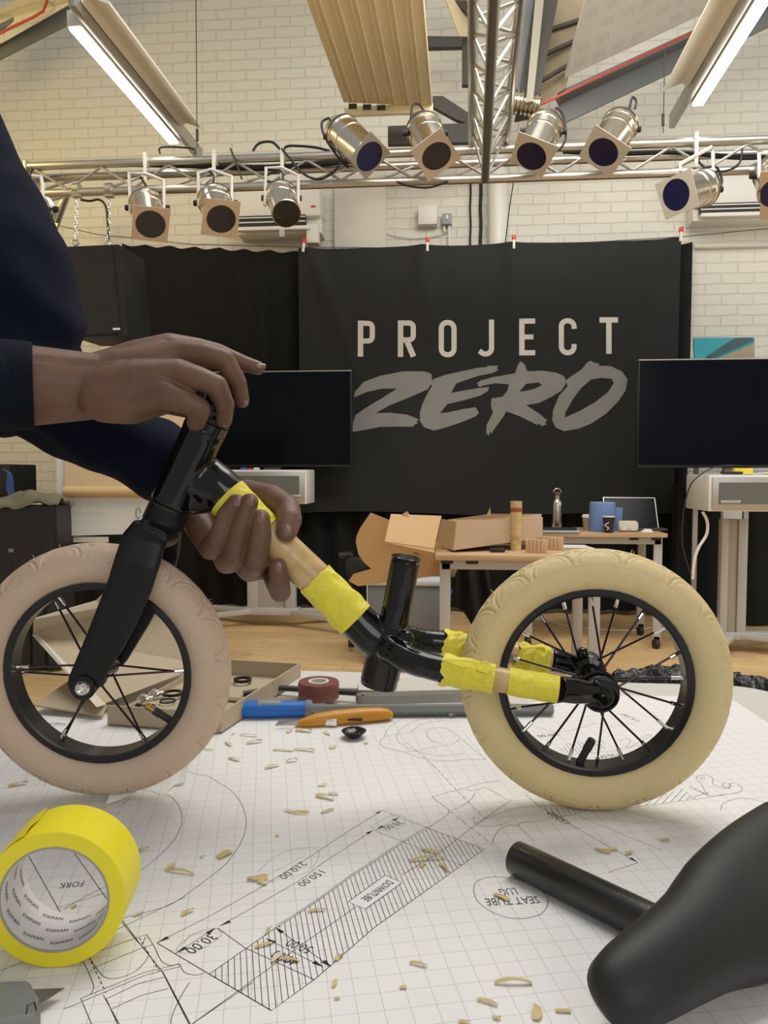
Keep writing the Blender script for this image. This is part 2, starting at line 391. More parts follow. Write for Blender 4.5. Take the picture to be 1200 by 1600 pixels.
# roof underside left of right panel
beam('roof_post', (806, 178), (838, 172), (876, -20), (838, -20), 5.0, .12, STEELD, 'dark brown roof post beside the white perforated panel')
beam('roof_post', (790, 175), (812, 172), (842, -20), (815, -20), 5.1, .06, mat('grey_sheet', (.20, .21, .21), .5), 'grey sheet metal upright right of the hanging truss')
beam('roof_post', (822, 160), (833, 158), (852, -20), (838, -20), 4.9, .04, mat('pale_strip', (.30, .27, .21), .6), 'narrow pale upright between dark post and grey sheet')
solo('ceiling_board', MB().prism([at(838, 168, 5.35), at(884, 138, 5.3), at(925, -30, 5.2), at(872, -30, 5.2)], (0, .03, .02)), mat('mottled_roof_board', (.33, .27, .17), .8, var=.35, vscale=9), 'mottled tan roof board behind the purlins', 'board')
for (x0, y0, x1, y1), lb in zip([(845, 128, 893, 100), (848, 88, 905, 62), (852, 50, 915, 30)], ['lowest', 'middle', 'topmost']):
    beam('purlin', (x0, y0), (x1, y1), (x1+1, y1-6), (x0+1, y0-6), 5.2, .03, STEELD, lb+' brown purlin between dark post and white perforated panel', 'beam')
mb = MB()
for k in range(7): mb.lathe([(.062, 0), (.075, .012), (.062, .024)], at(800+k*6.5, 158+k*1.2, 5.0), V((1, 0, -.15)), 20)
solo('flexible_duct', mb, POL, 'short silver flexible duct beside the hanging truss foot', 'duct')
# perforated acoustic panel
ap = thing('acoustic_panel', 'white perforated acoustic panel sloping under the right roof', 'panel', at(1000, 60, 5.1))
pa, pb, pc, pd = at(883, 122, 5.2), at(1099, 22, 5.05), at(1190, -90, 4.2), at(935, -75, 4.3)
nn = (pb-pa).cross(pd-pa).normalized()
if nn.z < 0: nn = -nn
mk('board', MB().prism([pa, pb, pc, pd], nn*.02), WHITE, ap)
ux = (pb-pa).normalized(); uy = nn.cross(ux).normalized()
if uy.dot(pd-pa) < 0: uy = -uy
hole = MB()
for gi in range(8):
    for gj in range(6):
        if (gi+gj*2) % 5 == 4: continue
        for i in range(5):
            for j in range(4):
                c = pa+ux*(.07+gi*.125+i*.017+gj*.02)+uy*(.06+gj*.13+j*.017)-nn*.001
                hole.add([c+ux*.0035*math.cos(2*PI*k/6)+uy*.0035*math.sin(2*PI*k/6) for k in range(6)], [list(range(6))])
o = mk('perforations', hole, mat('hole_shadow_grey', (.3, .28, .24), .9), ap); o['kind'] = 'stuff'
# central valley between roofs: white upstand with steel struts
for q, lb in (([(652, 56), (735, 57), (735, 72), (652, 74)], 'horizontal dark strut between heating panel and hanging truss'),
              ([(722, 60), (736, 60), (736, 132), (722, 132)], 'short vertical dark strut left of hanging truss'),
              ([(676, 150), (692, 150), (738, 180), (738, 196), (712, 186), (676, 166)], 'diagonal dark strut at corner of heating panel'),
              ([(700, -10), (722, -10), (738, 14), (738, 28)], 'upper diagonal dark strut left of hanging truss'),
              ([(606, 197), (738, 192), (738, 222), (606, 225)], 'dark brown timber lintel behind the par cans')):
    solo('steel_strut', MB().prism([at(x, y, 5.55) for x, y in q], (0, .05, 0)), STEELD, lb, 'beam', ang=20)
solo('ceiling_baffle', MB().prism([at(690, -20, 5.5), at(736, -20, 5.5), at(736, 58, 5.7), at(722, 70, 5.7)], (0, .03, 0)), CREAM, 'cream sloped board left of hanging truss at the top', 'panel')
# ------------------------------------------------------------ linear lamps
LEDM = mat('lamp_diffuser', (1, .97, .9), .5, emit=9)
def linear_lamp(a, b, z, rail, lb, rlb):
    A = onz(*a, z); B = onz(*b, z); d = (B-A).normalized(); s_ = V((0, 0, 1)).cross(d).normalized()
    t = thing('linear_lamp', lb, 'lamp', A)
    M = Matrix((s_, d, V((0, 0, 1)))).transposed(); L = (B-A).length
    c = (A+B)/2
    mk('housing', MB().box(c+V((0, 0, .045)), (.075, L+.02, .08), M, .004), WHITE, t)
    mk('diffuser', MB().box(c, (.062, L, .014), M, .003), LEDM, t)
    # steel rail carrying it
    sg = rail
    r = solo('mounting_rail', MB().box(c+s_*sg*.062+V((0, 0, .06))+d*.1, (.035, L+.5, .09), M, .003), ALUD, rlb+', grey steel rail', 'rail')
    q = solo('ceiling_baffle', MB().prism([c+s_*sg*x+V((0, 0, z_))-d*(L/2+.1) for x, z_ in ((.085, .06), (.12, .085), (.225, .045), (.225, .06), (.12, .10), (.085, .08))], d*(L+.0)), mat('pale_baffle', (.80, .76, .66), .5), rlb+', cream folded metal baffle', 'panel', ang=20)
linear_lamp((117, 44), (272, 224), 3.3, -1, 'lit white linear lamp at upper left', 'beside the left linear lamp')
linear_lamp((1275, -130), (1090, 164), 3.3, 1, 'lit white linear lamp at upper right', 'beside the right linear lamp')
# ------------------------------------------------------------ corrugated heating panel
hp = thing('heating_panel', 'cream corrugated radiant heating panel hung under the roof', 'panel', at(600, 90, 4.6))
zh = 3.56
A, B = onz(537, 160, zh), onz(676, 166, zh); A2, B2 = onz(470, -24, zh), onz(661, -24, zh)
def corr(u, v):
    base = (A*(1-u)+B*u)*(1-v)+(A2*(1-u)+B2*u)*v
    k = (u*6.5) % 1
    return base+V((0, 0, -.016 if .42 < k < .5 or .72 < k < .8 else 0))
mk('sheet', MB().grid(corr, 130, 2, (0, 0, .01)), CREAM, hp, ang=25)
mk('end_flange', MB().box((A+B)/2+V((0, .02, -.03)), ((B-A).length, .03, .06), bev=.003), CREAM, hp)
for k in range(6):
    c = A+(B-A)*(.1+k*.16)+V((0, .003, -.022)); mk('slot', MB().box(c, (.055, .012, .03)), STEELD, hp)
# ------------------------------------------------------------ air conditioners
def aircon(x0, y0, x1, y1, yy, lb):
    a = ony(x0, y0, yy); b = ony(x1, y1, yy); cx = (a.x+b.x)/2; w_ = b.x-a.x; h = a.z-b.z; dp = WY-yy
    t = thing('air_conditioner', lb, 'air conditioner', (cx, WY, b.z))
    mk('casing', MB().box((cx, yy+dp/2, b.z+h*.66), (w_, dp, h*.68), bev=.012).box((cx, yy+dp/2+.03, b.z+h*.2), (w_, dp-.06, h*.4), bev=.008), WHITE, t)
    mk('outlet', MB().box((cx-.05, yy+.012, b.z+h*.24), (w_*.82, .04, h*.22)), PLK, t)
    for k in range(2): mk('louvre', MB().box((cx-.05, yy-.002, b.z+h*(.20+.1*k)), (w_*.82, .03, .008)), WHITE, t)
    mk('flap', MB().box((cx-.03, yy-.002, b.z+h*.06), (w_*.86, .05, .028), bev=.004), WHITE, t)
    if x1 < 800: mk('brand_label', MB().box((b.x-.05, yy-.002, b.z+h*.52), (.035, .004, .016)), mat('red_label', (.6, .05, .03), .5), t)
    mk('pipe_cover', MB().box((b.x-.06, yy+.05, b.z-.02), (.09, .1, .14), bev=.004), WHITE, t)
aircon(366, 292, 500, 360, 5.86, 'cream wall air conditioner behind the black open stage light')
aircon(1088, 276, 1290, 336, 5.86, 'cream wall air conditioner at far right behind the truss')
def wallbox(x0, y0, x1, y1, name, m, lb, dp=.09, bev=.01):
    a = ony(x0, y0, WY-dp); b = ony(x1, y1, WY-dp)
    return solo(name, MB().box(((a.x+b.x)/2, WY-dp/2, (a.z+b.z)/2), (b.x-a.x, dp, a.z-b.z), bev=bev), m, lb, 'box')
wallbox(653, 321, 683, 350, 'junction_box', WHITE, 'white square junction box on the wall above the banner')
sw = thing('isolator_switch', 'small grey isolator switch on the wall right of junction box', 'switch', ony(699, 342, WY))
a = ony(691, 333, WY-.07); b = ony(706, 350, WY-.07)
mk('casing', MB().box(((a.x+b.x)/2, WY-.035, (a.z+b.z)/2), (b.x-a.x, .07, a.z-b.z), bev=.005), mat('grey_plastic', (.3, .32, .33), .5), sw)
mk('toggle', MB().box(((a.x+b.x)/2, WY-.075, (a.z+b.z)/2+.01), (.016, .01, .03)), WHITE, sw)
mk('conduit', MB().cyl(ony(702, 349, WY-.03), ony(702, 388, WY-.03), .012, n=10).cyl(ony(694, 349, WY-.03), ony(694, 362, WY-.03), .01, n=10), WHITE, sw)
for x, lb in ((735, 'left of two black cables clipped down the wall behind the truss'), (751, 'right of two black cables clipped down the wall behind the truss')):
    pts = [ony(x+.5*math.sin(k*1.3), 285+k*11, WY-.02) for k in range(11)]
    solo('wall_cable', MB().tube(spline(pts, 3), .008 if x < 740 else .013, 8), PLK, lb, 'cable')
solo('hanging_wire', MB().tube([ony(803, 280, 5.6), ony(796, 325, 5.7), ony(789, 384, 5.85)], .004, 6), PLK, 'thin dark wire slanting down beside the white column', 'cable')
solo('wall_cable', MB().tube(spline([ony(x, y, WY-.02) for x, y in ((600, 362), (618, 368), (650, 372), (690, 366), (700, 358))], 4), .004, 6), WHITE, 'thin pale cable drooping below the junction box', 'cable')
# ------------------------------------------------------------ trusses
YT_ = 4.7
zu = ony(600, 240, YT_).z; zl = ony(600, 285, YT_).z; zb = ony(600, 260, YT_+.17).z
xl = ony(42, 250, YT_).x; xr = 3.2
tr = thing('lighting_truss', 'aluminium lighting truss spanning the room above the banner', 'truss', (0, YT_, zu))
for (yy, zz) in ((YT_, zu), (YT_, zl), (YT_+.17, zb)): mk('chord', MB().cyl((xl, yy, zz), (xr, yy, zz), .025), ALU, tr)
mk('end_frame', MB().box((xl, YT_+.08, (zu+zl)/2), (.02, .22, zu-zl+.06), bev=.004), ALUD, tr)
step = .215; k = 0; x = xl+.05; up = True
while x < xr-.2:
    za, zz = (zu-.02, zl+.02) if up else (zl+.02, zu-.02)
    mk('brace', MB().cyl((x, YT_, za), (x+step, YT_, zz), .008, n=8), ALU, tr)
    if k % 2 == 0:
        mk('brace', MB().cyl((x, YT_, zl+.01), (x+step, YT_+.16, zb-.01), .008, n=8), ALU, tr)
    x += step; up = not up; k += 1
tr2 = thing('lighting_truss', 'hanging truss running towards the viewer at the top centre, warmly lit', 'truss', ony(758, 262, 4.66))
ends = [(ony(758, 280, 4.66), onz(775, -60, zl+.02)), (ony(738, 222, 4.72), onz(740, -60, zu+.08)), (ony(790, 222, 4.72), onz(818, -60, zu+.08))]
for a, b in ends: mk('chord', MB().cyl(a, b, .025), ALU, tr2)
for (i, j) in ((0, 1), (0, 2), (1, 2)):
    (a, b), (c, d) = ends[i], ends[j]; N = 13
    for k in range(N):
        t0, t1 = k/N, (k+1)/N
        p = (a.lerp(b, t0), c.lerp(d, t1)) if k % 2 == 0 else (c.lerp(d, t0), a.lerp(b, t1))
        mk('brace', MB().cyl(*p, .008, n=8), ALU, tr2)
# ------------------------------------------------------------ par cans
GEL = mat('deep_blue_gel', (.003, .004, .045), .12, spec=.4); GELP = mat('plum_gel', (.016, .013, .022), .15)
GELB = mat('black_lens', (.006, .006, .006), .1, coat=.5)
SILV = mat('silver_gel_frame', (.62, .58, .50), .4, .3)
def par_can(lb, f, bk, df, corners, gm, pm, L=.34, yoke=None, cable=None, r=.097):
    F = at(*f, df); db = df; 
    for _ in range(60):
        B = at(*bk, db)
        if (B-F).length >= L: break
        db += .01
    ax = (B-F).normalized(); t = thing('par_can', lb, 'stage light', F)
    prof = [(r*.93, 0), (r*.97, .004), (r*.97, L*.52), (r*1.02, L*.53), (r*1.02, L*.57), (r*.97, L*.58), (r*.99, L*.72), (r*1.08, L*.74), (r*1.08, L*.80), (r*1.0, L*.82), (r*.72, L*.99), (r*.6, L)]
    mk('housing', MB().lathe(prof, F, ax, 40), POL, t)
    mk('rim_band', MB().lathe([(r*1.085, L*.755), (r*1.10, L*.77), (r*1.085, L*.785)], F, ax, 40), PLK, t)
    if corners:
        C = [onp(x, y, F-ax*.012, ax) for x, y in corners]
        # square card with round window
        cen = sum(C, V((0, 0, 0)))/4; u, w_ = perp(ax)
        circ = [F-ax*.012+(u*math.cos(2*PI*k/40)+w_*math.sin(2*PI*k/40))*r*.86 for k in range(40)]
        mk('gel_frame', MB().prism(C, -ax*.004, [circ]), pm, t, ang=20)
        mk('gel', MB().lathe([(r*.88, 0), (r*.88, .002)], F-ax*.010, ax, 40), gm, t)
    else:
        mk('lens', MB().lathe([(r*.9, 0), (r*.9, .003)], F-ax*.004, ax, 40), gm, t)
    if yoke:
        pts, d = yoke; mk('yoke', MB().tube([at(x, y, dd) for (x, y), dd in zip(pts, d)], .011, 6), WHITE, t, ang=60)
        cl = at(*pts[len(pts)//2], d[len(pts)//2])
    if cable: mk('flex', MB().tube(spline([at(x, y, df+.12) for x, y in cable], 5), .007, 8), PLK, t)
    S = F+ax*L*.66
    if not yoke:
        mk('mounting_arm', MB().tube([S-V((0, 0, r*.8)), V((S.x, (S.y+YT_)/2, (S.z+zu)/2-.02)), V((S.x, YT_, zu+.02))], .010, 8), ALUD, t)
    for sg in (-1, 1):
        side = CR*sg*r*1.12
        mk('lock_knob', MB().cyl(S+side*.9, S+side*1.2, .017, n=10), PLK, t)
    return t
par_can('silver stage light aimed down right, first above the truss left of centre, silver diamond frame', (575, 243), (524, 198), 4.35, [(579, 205), (610, 238), (571, 281), (545, 248)], GEL, ALUD, L=.36, cable=[(515, 184), (503, 192), (508, 215), (530, 248), (545, 262)])
par_can('silver stage light with beige diamond frame just left of the hanging truss', (681, 242), (656, 190), 4.35, [(688, 199), (721, 247), (669, 283), (641, 235)], GELP, mat('beige_frame', (.6, .49, .38), .6), cable=[(642, 186), (645, 165), (655, 163), (664, 176)])
par_can('silver stage light with dark-cornered frame just right of the hanging truss', (831.5, 242), (858, 186), 4.35, [(811, 205), (874, 229), (847, 277), (797, 251)], GEL, SILV, cable=[(868, 168), (880, 180), (884, 215), (874, 235)])
par_can('silver stage light with tan diamond frame, second right of the hanging truss', (944, 236), (976, 184), 4.35, [(930.5, 194), (986.6, 231), (954, 277), (904, 244)], GEL, SILV, cable=[(984, 168), (988, 152), (994, 158), (992, 170)])
par_can('silver stage light hung below the truss at right with white yoke, facing left', (1058.6, 304), (1110, 292), 4.32, [(1080, 262), (1093, 320), (1041, 344), (1023.6, 288)], GEL, SILV, L=.32, yoke=([(1063, 268), (1063, 256), (1112, 230), (1114, 238), (1114, 282)], [4.42, 4.42, 4.46, 4.46, 4.42]), cable=[(1100, 262), (1120, 262), (1128, 285), (1118, 300)])
par_can('stage light cut by the right edge of the picture', (1212, 300), (1206, 262), 4.3, [(1188, 268), (1238, 268), (1237, 344), (1187, 343)], GEL, KRAFT, L=.3, yoke=([(1187, 292), (1186, 240), (1215, 238), (1240, 240), (1240, 290)], [4.38]*5))
par_can('stage light with kraft square frame, leftmost below the truss', (235, 349), (228, 312), 4.5, [(209, 320), (267, 326), (261, 379), (204.5, 373)], GELP, KRAFT, L=.3, yoke=([(204, 332), (202, 270), (229, 272), (256, 282), (256, 330)], [4.62]*5), cable=[(228, 290), (222, 280), (219, 276)])
par_can('stage light with tilted kraft square frame, second below the truss from the left', (345, 341), (333, 305), 4.5, [(320, 309), (376, 315), (370.5, 373), (313.5, 366)], GELP, KRAFT, L=.3, yoke=([(311, 322), (310, 270), (330, 265), (362, 276), (362, 318)], [4.62]*5), cable=[(332, 290), (334, 275), (326, 267)])
t9 = par_can('open black-faced stage light without frame, third below the truss from the left', (447.5, 334), (436, 297), 4.5, None, GELB, None, L=.3, r=.088, yoke=([(414, 322), (416, 262), (440, 262), (466, 274), (466, 322)], [4.62]*5), cable=[(436, 284), (420, 284), (414, 278), (424, 270), (440, 268), (442, 280)])
mk('gel_clip', MB().box(at(440.5, 364, 4.48), (.03, .004, .04)), ALUD, t9)
par_can('silver stage light half hidden behind the dark sleeve at far left', (50, 322), (66, 330), 4.5, None, POL, None, L=.2, r=.085, yoke=([(66, 330), (67, 290), (64, 276), (50, 275)], [4.5]*4), cable=[(50, 262), (47, 285), (56, 310)])
# clamps of the hung lights on the chord
for x, lb in ((226, 'over the leftmost hung light'), (334, 'over the second hung light'), (441, 'over the open black light'), (1090, 'over the right hung light')):
    c = ony(x, 0, YT_).x
    solo('hook_clamp', MB().box((c, YT_-.035, (zu+zl)/2+.03), (.022, .012, .2), bev=.003).lathe([(.034, -.012), (.034, .012)], (c, YT_, zu), (1, 0, 0), 20), WHITE, 'white hook clamp '+lb, 'clamp')
# cables lying on truss
def cable_on_truss(px, lb, r=.008):
    solo('truss_cable', MB().tube(spline([ony(x, y, YT_+dy) for x, y, dy in px], 5), r, 8), PLK, lb, 'cable')
cable_on_truss([(60, 262, .08), (150, 256, .1), (300, 258, .08), (420, 262, .1), (560, 250, .1)], 'black cable bundle lying inside the truss at left', .02)
cable_on_truss([(395, 236, .05), (405, 224, .05), (425, 222, .05), (440, 234, .05), (452, 228, .05), (490, 230, .05), (515, 236, .05)], 'black cable arching over the truss above the open light', .008)
cable_on_truss([(440, 232, -.04), (455, 250, -.05), (475, 272, -.05), (500, 280, -.05), (525, 265, -.05), (535, 240, -.04)], 'black cable looping below the top chord left of first upper light', .007)
cable_on_truss([(620, 284, -.03), (640, 291, -.03), (670, 293, -.03), (700, 284, -.03)], 'thin black cable sagging under the truss near the centre', .006)
cable_on_truss([(880, 236, .08), (960, 240, .08), (1060, 238, .1), (1160, 246, .08), (1240, 240, .08)], 'black cable bundle lying inside the truss at right', .016)
cable_on_truss([(1085, 238, -.02), (1100, 262, -.03), (1130, 268, -.03), (1155, 255, -.03), (1160, 232, -.02)], 'black cable loop beside the right hung light', .006)
cable_on_truss([(360, 232, -.03), (372, 262, -.03), (378, 280, -.03)], 'short black cable dangling across the truss at left', .006)
cable_on_truss([(250, 240, -.03), (253, 230, -.03), (300, 232, .0), (305, 240, .0)], 'black cable curl at the foot of the left lamp wire', .006)
for (x0, y0, x1, y1, d, lb) in ((306, -20, 308, 232, 4.75, 'thin steel suspension wire right of the left lamp'), (1039, 78, 1036, 208, 4.75, 'thin steel suspension wire left of the right lamp')):
    t = thing('suspension_wire', lb, 'wire', at(x1, y1, d)); mk('wire', MB().cyl(at(x0, y0, d), at(x1, y1, d), .003, n=6), STEELD, t)
    mk('turnbuckle', MB().cyl(at(x1, y1-30, d), at(x1, y1-12, d), .009, n=8), PLK, t)
# ------------------------------------------------------------ left hanging speaker with chains
spk = thing('hung_speaker', 'black hung loudspeaker with fine grille at left', 'speaker', at(150, 450, 4.55))
q = [at(94, 385, 4.55), at(184, 381, 4.55), at(199, 524, 4.6), at(114, 527, 4.6)]
mk('cabinet', MB().prism([x+V((0, .012, 0)) for x in q], (.02, .32, 0)), PLK, spk, ang=20)
g = mat('speaker_grille', (.012, .012, .012), .6); nt, b_ = nodes(g)
tc = nt.nodes.new('ShaderNodeTexCoord'); wv = nt.nodes.new('ShaderNodeTexWave'); wv.bands_direction = 'Z'; wv.inputs['Scale'].default_value = 45
nt.links.new(tc.outputs['Object'], wv.inputs[0]); bp = nt.nodes.new('ShaderNodeBump'); bp.inputs['Strength'].default_value = .8; bp.inputs['Distance'].default_value = .004
nt.links.new(wv.outputs['Fac'], bp.inputs['Height']); nt.links.new(bp.outputs[0], b_.inputs['Normal'])
qi = [at(98, 388, 4.55), at(175, 384, 4.55), at(188, 521, 4.6), at(117, 524, 4.6)]
mk('grille', MB().prism(qi, (0, .02, 0)), g, spk, ang=20)
mk('badge', MB().box(at(182, 514, 4.58), (.042, .006, .012)), WHITE, spk)
def chain(x, y0, y1, d, lb):
    A = at(x, y0, d); B = at(x-2, y1, d); n = max(3, int((A-B).length/.026)); mb = MB()
    for k in range(n):
        c = A.lerp(B, (k+.5)/n); X = V((1, 0, 0)) if k % 2 else V((0, 1, 0)); Z = V((0, 0, 1))
        mb.tube([c+X*.008*math.cos(a_)+Z*.016*math.sin(a_) for a_ in [2*PI*i/10 for i in range(10)]], .003, 6, closed=True)
    t = thing('lifting_chain', lb, 'chain', B); mk('links', mb, CHROME, t)
    mk('shackle', MB().tube([B+V((.018*math.cos(a_), 0, .018*math.sin(a_)-.01)) for a_ in [2*PI*i/14 for i in range(14)]], .005, 8, closed=True), CHROME, t)
    mk('half_coupler', MB().lathe([(.035, -.02), (.035, .02)], ony(x, 295, YT_), (1, 0, 0), 20).box(A+V((0, .0, .02)), (.05, .04, .012)), ALUD, t)
chain(120, 312, 376, 4.6, 'left of two steel chains holding the hung loudspeaker')
chain(171, 312, 376, 4.6, 'right of two steel chains holding the hung loudspeaker')
solo('truss_cable', MB().tube(spline([at(x, y, 4.6) for x, y in ((126, 312), (140, 314), (155, 312), (165, 322), (168, 345), (170, 374))], 5), .007, 8), PLK, 'black speaker cable running down the right chain', 'cable')
wb = thing('wall_bracket', 'grey lattice wall bracket behind the leftmost stage light', 'bracket', at(85, 330, 5.6))
mk('arm', MB().tube([at(62, 315, 5.7), at(105, 305, 5.6), at(88, 345, 5.65), at(72, 340, 5.7)], .022, 8), ALUD, wb)
mk('plate', MB().prism([at(108, 302, 5.8), at(100, 300, 5.8), at(78, 352, 5.8), at(88, 356, 5.8)], (0, .03, 0)), ALUD, wb)
# ------------------------------------------------------------ curtain, clothesline, banner, pegs
def curtain(x0, x1, ztop, zbot, y0, lb, label_waves=7, amp=.035, scallop=.02):
    def fn(u, v):
        x = x0+(x1-x0)*u; ph = u*label_waves*2*PI
        y = y0+amp*math.sin(ph+.5*math.sin(v*3))*(.4+.6*v)+.012*noise.noise(V((x*4, v*2, 1)))
        zt = ztop(u)-scallop*abs(math.sin(ph/2)); return V((x, y, zt+(zbot-zt)*v))
    return solo('curtain', MB().grid(fn, 160, 30, (0, .004, 0)), CLOTH, lb, 'curtain', ang=60)
YC = 5.98
cx0, cx1 = ony(191, 400, YC).x, ony(1082, 400, YC).x
z0, z1 = ony(196, 380, YC).z, ony(470, 392, YC).z; z2 = ony(1080, 378, YC).z
xm = (ony(470, 392, YC).x-cx0)/(cx1-cx0)
curtain(cx0, cx1, lambda u: (z0+(z1-z0)*u/xm if u < xm else z1+(z2-z1)*(u-xm)/(1-xm))+.0, .035, YC, 'wide black curtain hanging behind the banner down to the floor', 22)
YB = 5.85
ux0, ux1 = ony(30, 800, 5.85).x, ony(200, 800, 5.85).x
curtain(ux0, ux1, lambda u: .82, .03, 5.86, 'low black drape on the wall behind the flip chart', 5)
xl_, xr_ = ony(500, 380, 5.93).x-.9, ony(1200, 365, 5.93).x+.6
solo('clothesline', MB().tube([ony(90, 352, 5.93), ony(150, 366, 5.93), ony(300, 382, 5.93), ony(470, 386, 5.86), ony(668, 388, 5.86), ony(803, 386, 5.86), ony(1065, 370, 5.86), ony(1210, 356, 5.93)], .003, 6), STEELD, 'thin line strung across the wall holding the banner', 'line')
TL, TR, BR_, BL = ony(466, 388, YB), ony(1064, 372, YB), ony(1053, 804, YB), ony(470, 801, YB)
def fold(P):
    u = (P.x-TL.x)/(TR.x-TL.x); v = (TL.z-P.z)/(TL.z-BL.z); d = 0
    for c, sl, a_ in ((.03, .28, .022), (.335, .06, .016), (.335, -.1, .012), (.565, .03, .014), (.565, .2, .010), (.98, -.25, .02)):
        d += a_*math.exp(-((u-c-sl*v)/.022)**2)*max(0, 1-v*1.25)
    d += .010*math.sin(u*21+v*2)*v*.5+.012*noise.noise(V((P.x*2.2, P.z*1.6, 3)))
    return -d
def bfn(u, v):
    top = TL.lerp(TR, u); sag = .018*sum(math.sin(PI*max(0, min(1, (u-a_)/(b-a_)))) if a_ < u < b else 0 for a_, b in ((0, .335), (.335, .565), (.565, 1)))
    P = (top-V((0, 0, sag*.6))).lerp(BL.lerp(BR_, u)+V((0, 0, .012*math.sin(u*9))), v); P.y = YB+fold(P); return P
ban = thing('banner', 'charcoal cloth banner with white lettering pegged on the line', 'banner', ((TL.x+TR.x)/2, YB, BL.z))
mk('cloth', MB().grid(bfn, 150, 100, (0, .003, 0)), BANN, ban, ang=60)
def cut_to_cloth(mb, off=.0035):
    me = bpy.data.meshes.new('t'); me.from_pydata([tuple(v) for v in mb.v], [], mb.f)
    bm = bmesh.new(); bm.from_mesh(me)
    for ax, lo, hi in ((0, TL.x, TR.x), (2, BL.z, TL.z)):
        k = lo
        while k < hi:
            no = V((0, 0, 0)); no[ax] = 1; co = V((0, 0, 0)); co[ax] = k
            bmesh.ops.bisect_plane(bm, geom=bm.verts[:]+bm.edges[:]+bm.faces[:], plane_co=co, plane_no=no); k += .03
    out = MB(); bm.verts.index_update()
    out.add([V((v.co.x, YB+fold(v.co)-off, v.co.z)) for v in bm.verts], [[v.index for v in f.verts] for f in bm.faces]); bm.free(); bpy.data.meshes.remove(me)
    return out
def bp_(x, y): return ony(540+x/2.6087, 480+y/2.6087, YB)
LET = [MB() for _ in range(7)]; LI = [0]
def bar(x0, y0, x1, y1): LET[LI[0]].flat([bp_(x0, y0), bp_(x1, y0), bp_(x1, y1), bp_(x0, y1)])
def stroke(pts, wd=21):
    L, Q = [], []
    for i, p in enumerate(pts):
        a, b = V(pts[max(0, i-1)]), V(pts[min(len(pts)-1, i+1)]); d = (b-a).normalized(); n_ = V((-d.y, d.x))*wd/2
        L.append(V(p)+n_); Q.append(V(p)-n_)
    for i in range(len(pts)-1):
        q4 = [L[i], L[i+1], Q[i+1], Q[i]]; LET[LI[0]].add([bp_(*q) for q in q4], [[0, 1, 2, 3]])
def qa(cx, cy, rx, ry, a0, a1, n=8): return [(cx+rx*math.cos(R(a0+(a1-a0)*i/n)), cy+ry*math.sin(R(a0+(a1-a0)*i/n))) for i in range(n+1)]
bar(50, 55, 72, 202); stroke([(61, 66), (92, 66)]+qa(90, 82, 19, 16, -90, 0)+[(109, 112)]+qa(90, 121, 19, 17, 0, 90)+[(61, 138)])
LI[0] = 1; bar(213, 54, 235, 203); stroke([(224, 65), (256, 65)]+qa(256, 81, 20, 16, -90, 0)+[(276, 108)]+qa(256, 117, 20, 17, 0, 90)+[(224, 134)]); stroke([(248, 134), (277, 202)], 23)
LI[0] = 2; stroke(qa(416, 86, 26, 24, 180, 360, 12)+[(442, 168)]+qa(416, 170, 26, 24, 0, 180, 12)+[(390, 86)])
LI[0] = 3; stroke([(595, 50), (595, 165)]+qa(573, 166, 22, 24, 0, 90)+[(568, 190)]+[(560, 188), (545, 178)])
LI[0] = 4; bar(707, 47, 729, 197); bar(707, 47, 772, 68); bar(707, 112, 765, 132); bar(707, 176, 772, 197)
LI[0] = 5; stroke([(932, 88), (931, 78)]+qa(905, 78, 26, 23, 0, -180, 12)+[(879, 160)]+qa(905, 162, 26, 24, 180, 0, 12)+[(931, 150)])
LI[0] = 6; bar(1035, 41, 1110, 63); bar(1062, 41, 1084, 190)
for ch_, m_ in zip('PROJECT', LET): mk('letter', cut_to_cloth(m_), mat('white_felt_letters', (.66, .63, .57), .8), ban, 'white capital letter '+ch_, ang=60)
Z = [(34, 368), (38, 345), (60, 320), (75, 305), (140, 280), (235, 262), (320, 262), (346, 270), (352, 280), (350, 310), (335, 335), (255, 370), (180, 400), (122, 432), (180, 430), (250, 438), (300, 458), (290, 465), (295, 473), (280, 480), (275, 488), (240, 487), (140, 488), (80, 500), (28, 508), (30, 470), (40, 440), (75, 415), (150, 370), (210, 332), (150, 332), (90, 345)]
E_ = [(345, 310), (355, 295), (410, 275), (470, 262), (540, 247), (580, 243), (575, 239), (622, 238), (616, 248), (622, 256), (600, 268), (540, 280), (480, 300), (450, 312), (430, 350), (480, 340), (540, 330), (585, 325), (580, 342), (550, 360), (480, 380), (415, 395), (385, 432), (420, 428), (480, 415), (530, 408), (543, 430), (530, 445), (470, 470), (410, 490), (360, 503), (320, 490), (303, 465), (303, 430), (315, 390), (335, 350), (352, 322)]
R_ = [(535, 310), (548, 300), (600, 285), (690, 270), (702, 236), (712, 222), (728, 232), (740, 262), (800, 260), (860, 268), (890, 282), (898, 300), (895, 315), (880, 340), (840, 365), (790, 390), (735, 400), (790, 435), (822, 462), (812, 470), (820, 478), (800, 485), (788, 476), (780, 480), (710, 445), (655, 425), (640, 450), (600, 505), (598, 515), (588, 508), (585, 525), (576, 512), (572, 528), (575, 480), (600, 430), (592, 400), (595, 372), (640, 365), (660, 340), (665, 315), (610, 310), (560, 320), (545, 326)]
Rh = [(707, 345), (735, 313), (785, 308), (800, 318), (770, 333), (735, 342)]
O_ = [(895, 300), (925, 278), (960, 255), (985, 225), (1000, 218), (1012, 226), (1035, 230), (1030, 238), (1080, 240), (1125, 262), (1148, 295), (1140, 340), (1110, 385), (1060, 435), (1000, 475), (950, 495), (890, 505), (855, 490), (842, 460), (845, 420), (870, 360), (905, 322)]
Oh = [(1000, 295), (1040, 288), (1085, 292), (1092, 310), (1070, 345), (1020, 385), (960, 420), (895, 450), (895, 430), (930, 370), (960, 330)]
ZB = MB()
